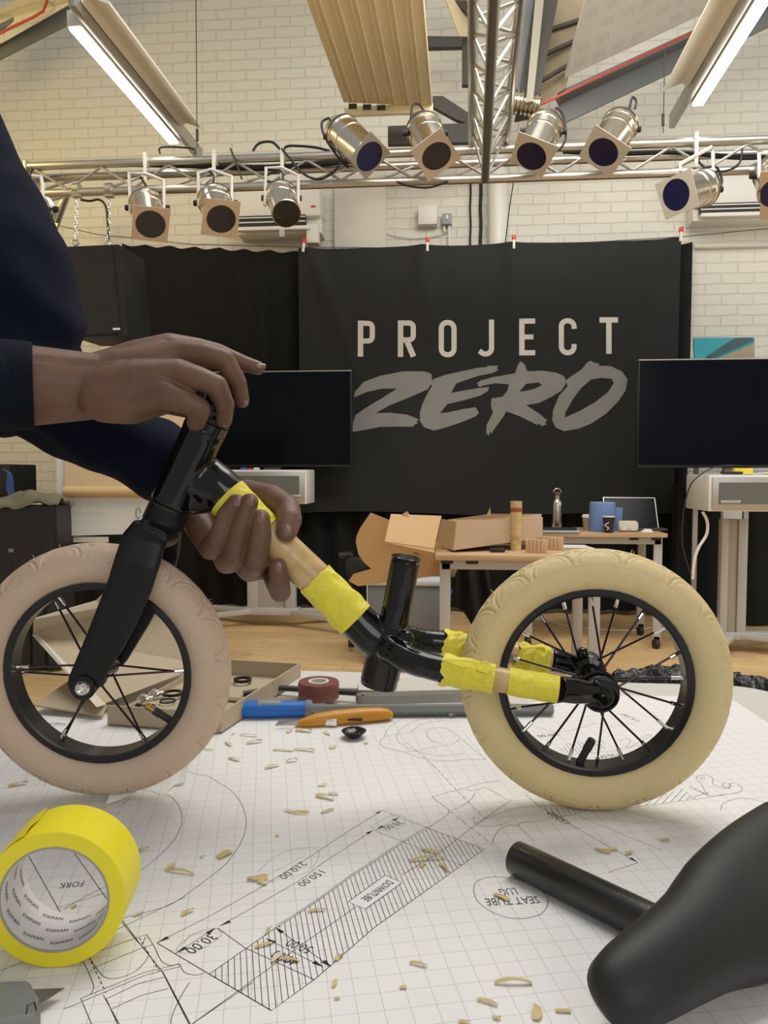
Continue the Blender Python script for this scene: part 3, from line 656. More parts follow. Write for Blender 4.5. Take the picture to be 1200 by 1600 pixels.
for pl, hs in ((Z, []), (E_, []), (R_, [Rh]), (O_, [Oh])): ZB.flat([bp_(*p) for p in pl], [[bp_(*p) for p in h] for h in hs])
mk('brush_lettering', cut_to_cloth(ZB, .003), mat('grey_brush_paint', (.25, .245, .235), .75, var=.12, vscale=9), ban, 'grey brush-painted word ZERO', ang=60)
for x, y, tilt, lb in ((475, 382, .15, 'leftmost'), (668, 381, 0, 'second'), (803, 377, 0, 'third'), (1064, 365, .05, 'rightmost')):
    c = ony(x, y, YB-.02); rt = Matrix.Rotation(tilt, 3, 'Y')
    t = thing('clothes_peg', lb+' red and white peg holding the banner to the line', 'peg', c)
    for s_ in (-1, 1): mk('leg', MB().box(c+rt @ V((0, s_*.008, -.02)), (.018, .006, .07), rt, .002), WHITE, t)
    mk('grip', MB().box(c+rt @ V((0, 0, .028)), (.03, .024, .035), rt, .003), mat('red_plastic', (.6, .03, .02), .4), t)
solo('light_switch_plate', MB().box(ony(166, 547, WY-.02), (.09, .03, .12), bev=.004), WHITE, 'white metal tray edge under the hung loudspeaker', 'fitting')
# ------------------------------------------------------------ televisions on trolleys
def tv_stand(xl, xr, yt, yb, d, dx, lbt, lbs, cab, legs, foot):
    a = at(xl, yt, d); b = at(xr, yb, d)
    y0 = (a.y+b.y)/2; cx = (a.x+b.x)/2; w_ = b.x-a.x; h = a.z-b.z
    t = thing('television', lbt, 'television', (cx, y0, b.z))
    mk('bezel', MB().box((cx, y0+.025, (a.z+b.z)/2), (w_, .05, h), bev=.006), PLK, t)
    mk('screen', MB().box((cx, y0-.001, (a.z+b.z)/2+.004), (w_-.016, .004, h-.03)), TVB, t)
    mk('mount_post', MB().box((cx, y0+.085, (a.z+b.z)/4+.05), (.12, .05, (a.z+b.z)/2-.1), bev=.004), GREYP, t)
    mk('top_trim', MB().box((cx, y0-.002, a.z-.003), (w_, .012, .006)), ALUD, t)
    return cx, y0, a, b
def cabinet(x0, x1, y0, y1, d, lb, handle_x, depth=.3):
    a = at(x0, y0, d); b = at(x1, y1, d); cx = (a.x+b.x)/2; w_ = b.x-a.x; h = a.z-b.z; y = a.y
    t = thing('trolley_cabinet', lb, 'cabinet', (cx, y, b.z))
    mk('body', MB().box((cx, y+depth/2, (a.z+b.z)/2), (w_, depth, h), bev=.004), WHITE, t)
    dr = mk('door', MB().box((cx, y-.006, (a.z+b.z)/2), (w_-.03, .016, h-.025), bev=.003), ALUD, t)
    mk('glass', MB().box((cx, y-.013, (a.z+b.z)/2), (w_-.10, .008, h-.085)), mat('smoked_glass', (.13, .13, .11), .18, coat=.3), dr)
    mk('handle', MB().box((cx+handle_x*w_, y-.02, b.z+.055), (.11, .012, .018), bev=.003), ALUD, dr)
    return t, cx, y, a, b
tv_stand(290, 551, 580, 730, 5.7, 0, 'wide black television at left behind the hands', '', None, None, None)
tv_stand(1001, 1306, 560, 731, 4.93, 0, 'large black television cut by the right edge', '', None, None, None)
def trolley(cx, y, ztop, w_, lb, hz):
    t = thing('television_trolley', lb, 'trolley', (cx, y, 0))
    for s_ in (-1, 1):
        mk('column', MB().box((cx+s_*w_*.17, y+.1, ztop/2+.035), (.075, .06, ztop-.1), bev=.006), GREYP, t)
    mk('back_panel', MB().box((cx, y+.11, ztop/2+.05), (w_*.34-.07, .02, ztop-.14)), mat('warm_grey_panel', (.36, .32, .26), .5), t)
    mk('crossbar', MB().box((cx, y+.1, .11), (w_*.5, .08, .05), bev=.004), GREYP, t)
    for s_ in (-1, 1):
        for q in (-1, 1):
            A = V((cx+s_*.12, y+.1, .11)); B = V((cx+s_*hz, y+.1+q*.27, .085)); d = (B-A).normalized(); sd = d.cross(V((0, 0, 1))).normalized()
            M = Matrix((sd, d, V((0, 0, 1)))).transposed()
            l = mk('leg', MB().box((A+B)/2, (.05, (B-A).length, .035), M, .004), GREYP, t)
            mk('castor', MB().lathe([(.03, -.012), (.03, .012)], (B.x, B.y, .031), sd, 16).box((B.x, B.y, .065), (.03, .03, .04)), PLK, l)
t, cx, y, a, b = cabinet(336, 482, 734, 787, 5.35, 'cream cabinet with grey glass door under the left television', .36)
trolley(cx+.05, y, b.z, .8, 'pale trolley frame with splayed legs under the left television', .62)
for x, y_, s_, m, lb in ((378, 731, (.045, .02, .014), mat('blue_marker', (.06, .1, .5), .4), 'blue marker pen on the left cabinet'), (388, 731.5, (.03, .02, .012), mat('red_plastic', (.6, .03, .02), .4), 'small red pen on the left cabinet'), (398, 731.5, (.04, .02, .014), WHITE, 'white eraser on the left cabinet')):
    c = at(x, 734, 5.36); solo('marker_pen', MB().box((c.x, c.y+.05, a.z+s_[2]/2+.001), s_, bev=.003), m, lb, 'pen')
t, cx, y, a, b = cabinet(1108, 1262, 742, 799, 4.35, 'cream cabinet with grey glass door at the right edge', -.3, .42)
# stands of right trolley
rt_ = thing('television_trolley', 'pale trolley frame with two columns under the right television', 'trolley', (at(1147, 900, 4.75).x, at(1147, 900, 4.75).y, 0))
for x0, x1, m in ((1126, 1137, GREYP), (1137.5, 1152, mat('warm_grey_panel', (.36, .32, .26), .5)), (1152.5, 1166, GREYP)):
    A_ = at(x0, 800, 4.65); B_ = at(x1, 800, 4.65); mk('column' if m is GREYP else 'cable_duct', MB().box(((A_.x+B_.x)/2, A_.y+(0 if m is GREYP else .015), (a.z-.30)/2+.06), (B_.x-A_.x, .06, a.z-.36), bev=.004), m, rt_)
c0 = V((at(1147, 900, 4.65).x, at(1147, 900, 4.65).y, .10))
mk('crossbar', MB().box(c0+V((.1, 0, 0)), (.6, .08, .045), bev=.004), GREYP, rt_)
for dx, dy in ((-.22, .3), (-.16, -.25), (.55, .3), (.6, -.25)):
    A_ = c0.copy(); B_ = c0+V((dx, dy, -.02)); d = (B_-A_).normalized(); sd = d.cross(V((0, 0, 1))).normalized(); M = Matrix((sd, d, d.cross(sd)*-1)).transposed()
    l = mk('leg', MB().box((A_+B_)/2, (.05, (B_-A_).length, .03), M, .004), GREYP, rt_)
    mk('castor', MB().lathe([(.03, -.012), (.03, .012)], (B_.x, B_.y, .031), sd, 16).box((B_.x, B_.y, .06), (.03, .03, .03)), PLK, l)
top = a.z
c = at(1165, 740, 4.5); solo('yellow_box', MB().box((c.x, c.y+.05, top+.02), (.105, .05, .038), bev=.005), mat('yellow_plastic', (.75, .55, .03), .5), 'yellow box lying on the right cabinet', 'box')
c = at(1128, 742, 4.5); solo('paper_sheet', MB().grid(lambda u, v: V((c.x-.06+.34*u, c.y-.03+.16*v, top+.003+.012*(u**6))), 20, 4, (0, 0, .002)), WHITE, 'curled white paper lying on the right cabinet', 'paper')
c = at(1145, 738, 4.45); solo('remote_control', MB().box((c.x, c.y+.02, top+.012), (.12, .035, .014), bev=.005), PLK, 'black remote lying on the paper on right cabinet', 'remote')
solo('power_cable', MB().tube(spline([at(x, y_, 4.4) for x, y_ in ((1160, 728), (1140, 727), (1115, 731), (1094, 742), (1078, 760), (1068, 800), (1066, 850), (1080, 900))], 5), .004, 6), PLK, 'black cable looping from the yellow box down left of the right cabinet', 'cable')
solo('power_cable', MB().tube(spline([at(x, y_, 4.45) for x, y_ in ((1098, 800), (1105, 815), (1104, 835), (1092, 855), (1085, 875), (1082, 905))], 5), .009, 8), WHITE, 'thick white cable hanging below the right cabinet', 'cable')
# picture board above right television
pic = thing('picture_board', 'teal and brown photo board standing behind the right television', 'picture', at(1130, 556, 5.15))
for x_ in (1092, 1172):
    A_ = at(x_, 566, 5.17); mk('leg', MB().box((A_.x, A_.y+.012, A_.z/2), (.03, .02, A_.z)), GREYP, pic)
q = [at(1087, 600, 5.15), at(1179, 600, 5.15), at(1179, 527, 5.15), at(1084, 528, 5.15)]
mk('board', MB().prism(q, (0, .02, 0)), mat('teal_print', (.03, .33, .38), .35, var=.3, vscale=6), pic, ang=20)
mk('print', MB().prism([at(x, y_, 5.145) for x, y_ in ((1108, 566), (1179, 566), (1179, 536))], (0, .004, 0)), mat('tan_print', (.33, .27, .16), .5, var=.3, vscale=25), pic)
mk('dark_stripe', MB().prism([at(x, y_, 5.14) for x, y_ in ((1104, 558), (1112, 560), (1178, 532), (1176, 528), (1150, 528))], (0, .003, 0)), mat('print_dark', (.04, .08, .09), .4), pic)
# black cloth covered stack behind right column
a = at(1076, 800, 5.25)
solo('covered_table', MB().grid(lambda u, v: V((a.x-.02+1.5*u, a.y+.2+.02*math.sin(u*30), .02+.98*(1-v))), 60, 12, (0, .12, 0)), CLOTH, 'black cloth covered table behind the right trolley columns', 'table')
# ------------------------------------------------------------ desks
def desk(x0, x1, yf, d, depth, lb, hz=.72, posts=(), top=.025):
    a = at(x0, yf, d); b = at(x1, yf, d); ya = a.y; z = hz
    t = thing('desk', lb, 'desk', ((a.x+b.x)/2, ya+depth/2, 0)); w_ = b.x-a.x; cx = (a.x+b.x)/2
    mk('desktop', MB().box((cx, ya+depth/2, z-top/2), (w_, depth, top), bev=.002), DESKW, t)
    for yy in (ya+.05, ya+depth-.05): mk('apron', MB().box((cx, yy, z-top-.022), (w_-.06, .03, .044)), GREYP, t)
    for s_ in (-1, 1):
        for q in (0, 1):
            yy = ya+.05 if q == 0 else ya+depth-.05; xx = cx+s_*(w_/2-.045)
            l = mk('leg', MB().box((xx, yy, (z-top+.06)/2), (.05, .03, z-top-.06), bev=.003), GREYP, t)
            mk('castor', MB().lathe([(.03, -.012), (.03, .012)], (xx, yy, .031), (1, .3, 0), 16).box((xx, yy, .062), (.035, .03, .03)), PLK, l)
    for k in (.07, .22, .78, .93): mk('slot', MB().box((a.x+w_*k, ya+.034, z-top-.012), (.055, .004, .014)), PLK, t)
    return t, a, b, ya, z
_, fa, fb, fy, fz = desk(680, 944, 868, 3.46, .56, 'beech desk at the front with the open cardboard box on it')
_, ga, gb, gy, gz = desk(816, 1038, 832, 4.74, .5, 'beech desk behind with laptop and bottle on it')
def dz(px, py, z=.72): return onz(px, py, z)
# items on back desk
def base_on(px, py, z=.721): return onz(px, py, z)
c = at(870, 826, 4.95); c.z = .721
bt = thing('water_bottle', 'steel water bottle with brown loop cap on the back desk', 'bottle', c)
mk('body', MB().lathe([(.029, 0), (.031, .006), (.031, .165), (.026, .185), (.0165, .198), (.0165, .225)], c, (0, 0, 1), 32), brushed('bottle_steel', (.55, .53, .5), .25), bt)
mk('cap', MB().lathe([(.020, .222), (.020, .238), (.016, .245)], c, (0, 0, 1), 24), mat('cap_brown', (.09, .04, .02), .5), bt)
mk('loop', MB().tube(arc(c+V((0, 0, .243)), .0245, 0, PI, 14, (1, 0, 0), (0, 0, 1)), .004, 8), CHROME, bt)
def cupf(px, py, d, r0, r1, h, lb, m, lid=None, mark=False):
    c = at(px, py, d); c.z = .721
    t = thing('paper_cup', lb, 'cup', c)
    mk('wall', MB().lathe([(r0, 0), (r1, h), (r1-.003, h), (r0-.003, .004)], c, (0, 0, 1), 28), m, t)
    if lid: mk('lid', MB().lathe([(r1+.003, h-.004), (r1+.003, h+.006), (r1-.004, h+.016), (r1-.008, h+.014)], c, (0, 0, 1), 28), WHITE, t)
    else: mk('rim', MB().lathe([(r1-.001, h), (r1+.003, h+.004), (r1-.001, h+.007)], c, (0, 0, 1), 28), WHITE, t)
    if mark:
        mk('emblem', MB().tube([c+V((.012*math.sin(k*.55)-.018, -r0-.007+.002*math.cos(k), .02+.045*k/14)) for k in range(15)], .003, 6), WHITE, t)
cupf(919, 824, 4.95, .03, .038, .085, 'brown takeaway cup with white lid behind the blue paper roll', mat('cup_brown', (.33, .25, .15), .6), lid=True)
c = at(941, 826, 4.88); c.z = .721
br2 = thing('paper_roll', 'blue paper towel roll on the back desk', 'roll', c)
mk('roll', MB().lathe([(.083, 0), (.085, .005), (.080, .178), (.074, .183), (.02, .18)], c, (0, 0, 1), 36), mat('blue_tissue', (.17, .27, .52), .9, bump=.1, bscale=80), br2)
mk('loose_sheet', MB().prism([c+V(p) for p in ((.06, .03, .15), (.135, .04, .145), (.125, .04, .0), (.06, .03, .0))], (0, .004, 0)), MATS['blue_tissue'], br2)
cupf(951, 826, 4.73, .026, .037, .095, 'black paper cup with white emblem in front of the blue roll', mat('cup_black', (.02, .02, .018), .5), mark=True)
c = at(982, 828, 4.8); c.z = .721
tr_ = thing('label_roll', 'cream roll of round stickers lying on the back desk', 'roll', c)
mk('tape', MB().box(c+V((0, .02, .034)), (.125, .06, .068), bev=.02), mat('cream_label', (.72, .64, .42), .6), tr_)
for s_ in (-1, 1): mk('sticker', MB().lathe([(.027, 0), (.027, .002)], c+V((s_*.03, -.012, .036)), (0, 1, 0), 24), WHITE, tr_)
c = at(1012, 831, 4.76); c.z = .721
solo('crumpled_tissue', MB().prism([c+V(p) for p in ((-.04, 0, 0), (.035, 0, 0), (.025, .01, .018), (-.01, .01, .02))], (0, .03, 0)), WHITE, 'small crumpled white tissue at the right end of back desk', 'tissue')
lp = thing('laptop', 'open dark laptop on the back desk', 'laptop', at(990, 822, 5.1))
LA, LB_ = at(948, 823, 5.0), at(1028, 824, 4.98); LU = at(983, 777.5, 5.09)-at(988, 823, 4.99); LR = (LB_-LA).normalized(); LN = LU.cross(LR).normalized(); LN = LN if LN.y > 0 else -LN
L0 = [LA, LB_, LB_+LU, LA+LU]
mk('screen', MB().prism(L0, LN*.004), TVB, lp, ang=20)
mk('bezel', MB().prism([x+LR*dx+LU.normalized()*dz_+LN*.003 for x, (dx, dz_) in zip(L0, ((-.006, 0), (.006, 0), (.006, .006), (-.006, .006)))], LN*.006), ALUD, lp, ang=20)
c = at(990, 826, 4.86); mk('keyboard_base', MB().box((c.x+.07, c.y+.10, .728), (.30, .14, .012), bev=.004), mat('space_grey', (.09, .09, .095), .4, .5), lp)
c = at(868, 826, 4.85)
for k, (m, lb) in enumerate(((mat('pale_blue_folder', (.36, .48, .52), .5), 'pale blue folder at the bottom of the stack under bottle'), (PLK, 'dark folder on the pale blue folder beside the bottle'))):
    solo('folder', MB().box((c.x-.02, c.y-.08+.02*k, .7215+.007+.0125*k), (.30-.03*k, .12, .012), bev=.002), m, lb, 'folder')
# items on the front desk
c = at(806, 858, 3.66); c.z = .7205
bp2 = thing('bamboo_tube', 'upright bamboo tube with a red tape band on the front desk', 'tube', c)
prof = [(.0255, 0), (.0262, .03), (.0245, .06), (.0285, .075), (.0265, .085), (.0265, .15), (.028, .235), (.021, .235), (.021, .2)]
mk('cane', MB().lathe(prof, c, (0, 0, 1), 32), BAMBOO, bp2)
mk('tape_band', MB().lathe([(.0281, .186), (.0288, .188), (.0288, .203), (.0281, .205)], c, (0, 0, 1), 32), mat('brick_red_tape', (.30, .07, .04), .55), bp2)
c = at(777, 862, 3.58); solo('black_block', MB().box((c.x, c.y, .7205+.009), (.07, .04, .017), bev=.004), PLK, 'small black block beside the bamboo tube', 'block')
for i, (px, py, d, rz, lb) in enumerate(((838, 866, 3.55, -.35, 'front grooved wooden block on the front desk'), (864, 862, 3.68, -.35, 'rear grooved wooden block on the front desk'))):
    c = at(px, py, d); c.z = .7205; t = thing('grooved_block', lb, 'block', c); M = Matrix.Rotation(rz, 3, 'Z')
    mk('block', MB().box(c+V((0, 0, .031)), (.095, .03, .062), M, .002), mat('pale_beech', (.60, .40, .24), .5, var=.08, vscale=30), t)
    for k in range(4): mk('groove', MB().box(c+M @ V((-.03+k*.018, -.0145, .036)), (.0025, .003, .052), M), mat('groove_brown', (.3, .16, .08), .8), t)
c = at(895, 852, 3.85); solo('paper_sheet', MB().prism([(c.x-.1, c.y-.08, .7215), (c.x+.09, c.y-.11, .7215), (c.x+.06, c.y+.05, .7215), (c.x-.08, c.y+.07, .7215)], (0, 0, .002)), WHITE, 'white paper lying behind the grooved blocks', 'paper')
# open cardboard box on the front desk
bx = thing('cardboard_box', 'open brown cardboard box overhanging the front desk', 'box', at(740, 858, 3.7))
def panel(name, pts, d, m=CARD, th=.004, par=bx):
    P = [at(x, y_, dd) for (x, y_), dd in zip(pts, d)]; n_ = (P[1]-P[0]).cross(P[2]-P[0]).normalized()
    if n_.y < 0: n_ = -n_
    return mk(name, MB().prism(P, n_*th), m, par, ang=20)
LB = mat('box_side_tan', (.55, .40, .26), .8, bump=.06, bscale=120)
panel('long_side', [(708, 860), (848, 840), (848, 808), (713, 815)], [3.56, 3.72, 3.72, 3.56], LB)
panel('back_side', [(712, 850), (846, 836), (846, 803), (768, 803), (700, 812)], [3.86, 3.98, 3.98, 3.9, 3.86], LB)
panel('end_side', [(680, 852), (708, 860), (713, 815), (690, 811)], [3.8, 3.56, 3.56, 3.8], CARD)
panel('base', [(690, 856), (708, 860), (848, 842), (840, 836)], [3.84, 3.57, 3.73, 3.98], CARD)
panel('end_flap', [(601, 846), (678, 857), (690, 806), (611, 803)], [3.45, 3.52, 3.62, 3.55], mat('flap_tan', (.56, .37, .18), .8, bump=.06, bscale=120))
panel('flap_tab', [(628, 804), (640, 804), (637, 799), (632, 801)], [3.56]*4, CARD)
panel('side_flap', [(760, 806), (767, 806), (766, 793)], [3.8]*3, CARD)
lid = [(556, 848), (557, 838), (562, 826), (579, 801), (607, 812), (690, 850), (716, 886), (712, 896), (640, 905), (560, 916), (545, 908), (552, 897), (580, 889), (568, 878), (560, 866)]
panel('lid', lid, [3.70 for x, y_ in lid], mat('lid_tan', (.47, .29, .12), .8, bump=.06, bscale=120))
lidc = at(652, 859, 3.45)
mk('lid_emblem', MB().lathe([(.016, 0), (.026, .001)], at(652, 857, 3.69), (0, 1, .1), 24), mat('emblem_brown', (.12, .10, .07), .7), bx)
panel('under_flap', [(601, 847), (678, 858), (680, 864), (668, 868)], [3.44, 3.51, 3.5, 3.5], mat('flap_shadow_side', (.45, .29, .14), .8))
# plastic crates below desk
cr = thing('plastic_crate', 'translucent grey storage crate on the floor behind the seat tube', 'crate', at(630, 950, 3.9))
CRM = mat('translucent_grey_crate', (.19, .19, .185), .35); CRE = mat('crate_rib_white', (.58, .58, .56), .4)
A_ = at(572, 880, 4.3); B_ = at(700, 1010, 4.3); zt = at(600, 908, 4.3).z
mk('tub', MB().box(((A_.x+B_.x)/2, A_.y+.2, zt/2), (B_.x-A_.x, .38, zt-.004), bev=.01), CRM, cr)
mk('rim', MB().box(((A_.x+B_.x)/2, A_.y+.2, zt-.01), (B_.x-A_.x+.02, .40, .03), bev=.006), CRE, cr)
for x in (574, 620, 665, 698): c = at(x, 950, 4.3); mk('rib', MB().box((c.x, c.y+.0, zt/2), (.006, .012, zt-.01)), CRE, cr)
c = at(690, 890, 4.5); t = thing('plastic_crate', 'upper pale plastic crate stacked behind the desk leg', 'crate', (c.x, c.y+.2, zt+.001))
mk('tub', MB().box((c.x-.08, c.y+.1, zt+.002+.07), (.32, .3, .14), bev=.01), mat('blue_grey_plastic', (.16, .18, .20), .4), t)
mk('rim', MB().box((c.x-.08, c.y+.1, zt+.13), (.34, .32, .015), bev=.004), CRE, t)
solo('power_cable', MB().tube(spline([at(x, y_, 4.2) for x, y_ in ((703, 898), (704, 925), (710, 942), (722, 953), (732, 948), (733, 930))], 5), .006, 6), PLK, 'black cable curling behind the front desk leg', 'cable')
solo('blue_clip', MB().ball(at(701, 924, 3.9), .02, (1, .8, 1.1), n=6), mat('blue_clip_plastic', (.05, .08, .5), .4), 'small blue clip on cable beside the desk leg', 'clip')
solo('cable_reel_strip', MB().box(at(700, 960, 4.0), (.022, .03, .28), bev=.003), PLK, 'black upright socket strip behind the front desk leg', 'power strip')
ch = thing('office_chair', 'black chair back half hidden left of the cardboard box', 'chair', at(555, 890, 4.6))
mk('backrest', MB().box(at(557, 884, 4.6), (.13, .05, .11), bev=.02), PLK, ch)
mk('arm', MB().tube([at(530, 868, 4.6), at(548, 866, 4.6), at(550, 880, 4.6), at(549, 930, 4.6), at(549, 1010, 4.65)], .02, 8), PLK, ch)
solo('draped_cloth', MB().grid(lambda u, v: at(712+50*u+30*v*u, 880+5*u+170*v*(.35+.65*u), 4.1+.1*u)+V((0, .03*math.sin(u*12), 0)), 20, 16, (0, .01, 0)), CLOTH, 'black cloth bundle under the front desk', 'cloth')
solo('floor_cable', MB().tube(spline([onz(x, y_, .008) for x, y_ in ((855, 970), (885, 978), (920, 982), (960, 985), (1000, 984), (1035, 976), (1075, 966))], 5), .005, 6), WHITE, 'thin white cable lying on the floor behind the rear wheel', 'cable')
# ------------------------------------------------------------ flip chart and covered table at left
fc = thing('flip_chart', 'white flip chart with brown paper sheet behind the forearm', 'flip chart', at(180, 840, 4.4))
q = [at(89, 838, 4.4), at(280, 832, 4.4), at(280, 640, 4.4), at(88, 640, 4.4)]
mk('pad', MB().prism(q, (0, .02, 0)), mat('chart_white', (.70, .70, .66), .6), fc, ang=20)
mk('brown_sheet', MB().prism([at(101, 776, 4.39), at(290, 776, 4.39), at(290, 640, 4.39), at(100, 640, 4.39)], (0, .006, 0)), mat('kraft_sheet', (.66, .50, .30), .7), fc, ang=20)
mk('sheet_roll', MB().cyl(at(101, 768, 4.38), at(290, 768, 4.38), .03, n=20), mat('kraft_roll', (.60, .42, .2), .7), fc)
for s_, x in ((0, 120), (1, 170)): mk('tray', MB().box(at(x+22, 843, 4.42), (.2, .03, .03)), WHITE, fc) if s_ == 0 else None
wr = MB()
def chart_pt(x, y_): return at(x, y_, 4.385)
put_text(wr, 'Why are you wanting to use', None, (1, 0, 0), (0, 0, 1), .42, .035, fn=lambda a_, b: chart_pt(110, 794)+V((a_, -.001, b)))
put_text(wr, 'charisma here?', None, (1, 0, 0), (0, 0, 1), .2, .03, fn=lambda a_, b: chart_pt(110, 806)+V((a_, -.001, b)))
mk('handwriting', wr, mat('faded_teal_marker', (.38, .52, .52), .7), fc, 'faint teal handwritten lines')
mk('doodle', MB().tube([chart_pt(216+4*math.cos(k*.5), 802-8*math.sin(k*.5)) for k in range(12)], .002, 6), PLK, fc)
for x in (110, 250): mk('leg', MB().box(at(x, 880, 4.45)*1, (.03, .03, .6)), PLK, fc)
a = at(-60, 790, 4.2); b = ony(88, 790, a.y)
solo('covered_table', MB().grid(lambda u, v: V((a.x+(b.x-a.x)*u, a.y+.015*math.sin(u*40)*v, a.z*(1-v)+.02*v)), 60, 10, (0, .16, 0)), mat('dark_plastic_cover', (.012, .012, .015), .35), 'black plastic covered table at the left edge', 'table', ang=50)
solo('tape_tab', MB().box(at(17, 860, 4.18), (.075, .004, .02)), mat('grey_tape', (.2, .21, .24), .4), 'grey tape strip on the black covered table', 'tape')
zt2 = a.z
def kh(u, v):
    P = V((a.x+(b.x-a.x)*u*1.02, a.y-.02+.2*v, zt2+.012+.05*math.sin(PI*min(1, v*1.2))+.03*noise.noise(V((u*7, v*5, 2)))+.02*math.sin(u*9+v*4)))
    return P
solo('khaki_jacket', MB().grid(kh, 50, 20, (0, 0, -.012)), mat('khaki_cloth', (.17, .155, .10), .9, bump=.3, bscale=60), 'crumpled khaki jacket on the black covered table', 'jacket', ang=60)
c = at(-38, 758, 4.35); solo('equipment_case', MB().box((c.x, c.y+.32, zt2+.12), (.2, .3, .22), bev=.01), PLK, 'black case at left edge behind the khaki jacket', 'case')
cb = MB()
for k in range(5): cb.tube(spline([at(x+k*1.6, y_+k*.8, 4.28) for x, y_ in ((4, 733), (12, 740), (11+k, 765), (20+k, 778), (26, 776))], 5), .004, 6)
solo('cable_bundle', cb, mat('blue_cable', (.03, .09, .24), .5), 'blue cable bundle draped over the black case', 'cable')
# ============================================================ THE WORK TABLE AND WHAT LIES ON IT
tb = thing('folding_table', 'pale grey plastic folding table under the gridded drawing', 'table', (-.05, .9, 0))
def rrect(x0, x1, y0, y1, r, z, n=8):
    out = []
    for cx, cy, a in ((x1-r, y1-r, 0), (x0+r, y1-r, 90), (x0+r, y0+r, 180), (x1-r, y0+r, 270)):
        out += [V((cx+r*math.cos(R(a+90*i/n)), cy+r*math.sin(R(a+90*i/n)), z)) for i in range(n+1)]
    return out
X0, X1, Y0, Y1 = -.665, .575, -.02, 1.415
rg = [rrect(X0+i, X1-i, Y0+i, Y1-i, .09, z) for i, z in ((.01, T-.045), (0, T-.04), (0, T-.008), (.003, T-.002), (.009, T))]
mk('tabletop', MB().loft(rg), TABLE, tb, ang=50)
for sx in (X0+.09, X1-.09):
    for sy in (Y0+.2, Y1-.2): mk('leg', MB().cyl((sx, sy, 0), (sx, sy, T-.04), .014, n=12), GREYP, tb)
for sy in (Y0+.2, Y1-.2): mk('crossbar', MB().cyl((X0+.09, sy, .25), (X1-.09, sy, .25), .01, n=10), GREYP, tb)
# crumpled bin bag along the far right edge
def bagfn(u, v):
    a_ = v*2*PI; r = .022*(1+.5*noise.noise(V((u*22, v*5, 0)))+.35*noise.noise(V((u*60, v*9, 4))))*(.35+.65*math.sin(PI*min(1, u*1.15+.05)))
    c = V((.30+.40*u, 1.432+.03*math.sin(u*5)-.11*max(0, u-.6)*2, T+.001-.013*u))
    return c+V((0, math.cos(a_)*r*1.4, math.sin(a_)*r+.6*r*math.sin(u*40)*.3))
solo('bin_bag', MB().grid(bagfn, 120, 18), mat('black_bin_bag', (.012, .012, .014), .22, bump=.6, bscale=90), 'crumpled black bin bag bunched along the far right table edge', 'bag', ang=60)
# gridded drawing sheet
pp = [(-260, 1135), (0, 1109), (62, 1107), (85, 1107), (130, 1112), (190, 1122), (245, 1134), (300, 1124), (365, 1112), (520, 1110), (700, 1109), (960, 1088), (1060, 1088), (1145, 1094), (1196, 1128), (1270, 1180)]
P = [onz(x, y, T+.0004) for x, y in pp]
P = [V((max(X0-.02, min(X1+.02, p.x)), p.y, p.z)) for p in P]
P += [V((X1-.01, .3, T+.0004)), V((X1-.01, Y0+.04, T+.0004)), V((X0+.02, Y0+.04, T+.0004)), V((X0-.01, .6, T+.0004))]
sh = thing('drawing_sheet', 'large gridded paper sheet with printed bicycle drawing covering the table', 'paper', (0, .7, T))
mk('paper', MB().prism(P, (0, 0, .0008)), GRID, sh, ang=20)
ZP = T+.0013
def G(x, y): return onz(x, y, ZP)
def crop(ox, oy, s): return lambda x, y: (ox+x/s, oy+y/s)
INKM = MB(); PENM = MB()
def ln(pts, wd=.0007, pen=False, sp=0, z=0):
    q = spline(pts, sp) if sp else pts
    ribbon(PENM if pen else INKM, [G(x, y)+V((0, 0, z)) for x, y in q], wd)
def dash(pts, wd=.0006, on=.009, off=.004, pen=False):
    Q = [G(x, y) for x, y in pts]
    for a, b in zip(Q, Q[1:]):
        L = (b-a).length; t = 0; d = (b-a).normalized()
        while t < L: ribbon(PENM if pen else INKM, [a+d*t, a+d*min(L, t+on)], wd); t += on+off
def arrow(x, y, tx, ty, s=.010):
    a = G(x, y); d = (G(tx, ty)-a).normalized(); n_ = V((0, 0, 1)).cross(d); INKM.add([a, a+d*s+n_*s*.22, a+d*s-n_*s*.22], [[0, 1, 2]])
def ptext(s, a, b, h):
    A_, B_ = G(*a), G(*b); X = (B_-A_).normalized(); Y = V((0, 0, 1)).cross(X); put_text(INKM, s, A_, X, Y, (B_-A_).length, h)
def hatch(poly, ang_px, spacing, wd=.0006):
    Q = [G(x, y) for x, y in poly]; (x0, y0), (x1, y1) = ang_px; d = (G(x1, y1)-G(x0, y0)).normalized(); n_ = V((0, 0, 1)).cross(d)
    o = Q[0]; cs = [(q-o).dot(n_) for q in Q]; t = math.floor(min(cs)/spacing)*spacing
    while t < max(cs):
        hits = []
        for a, b in zip(Q, Q[1:]+Q[:1]):
            ca, cb_ = (a-o).dot(n_)-t, (b-o).dot(n_)-t
            if ca*cb_ < 0: p = a.lerp(b, ca/(ca-cb_)); hits.append(((p-o).dot(d), p))
        hits.sort(key=lambda h: h[0])
        for i in range(0, len(hits)-1, 2): ribbon(INKM, [hits[i][1], hits[i+1][1]], wd)
        t += spacing
# big downtube hatch
HL = [(327, 1522), (430, 1450), (455, 1435), (500, 1405), (545, 1372), (590, 1343), (630, 1316), (669, 1294)]
HR = [(757, 1327), (700, 1367), (640, 1410), (585, 1449), (530, 1497), (493, 1529), (424, 1579)]
lblq = [(602, 1367), (628, 1379), (571, 1420), (544, 1409)]
hatch(HL+HR, ((586, 1430), (597, 1462)), .0047)
ln(HL+HR+[HL[0]], .0007)
ln([(x+1.5, y-4) for x, y in HL[1:]], .0006)
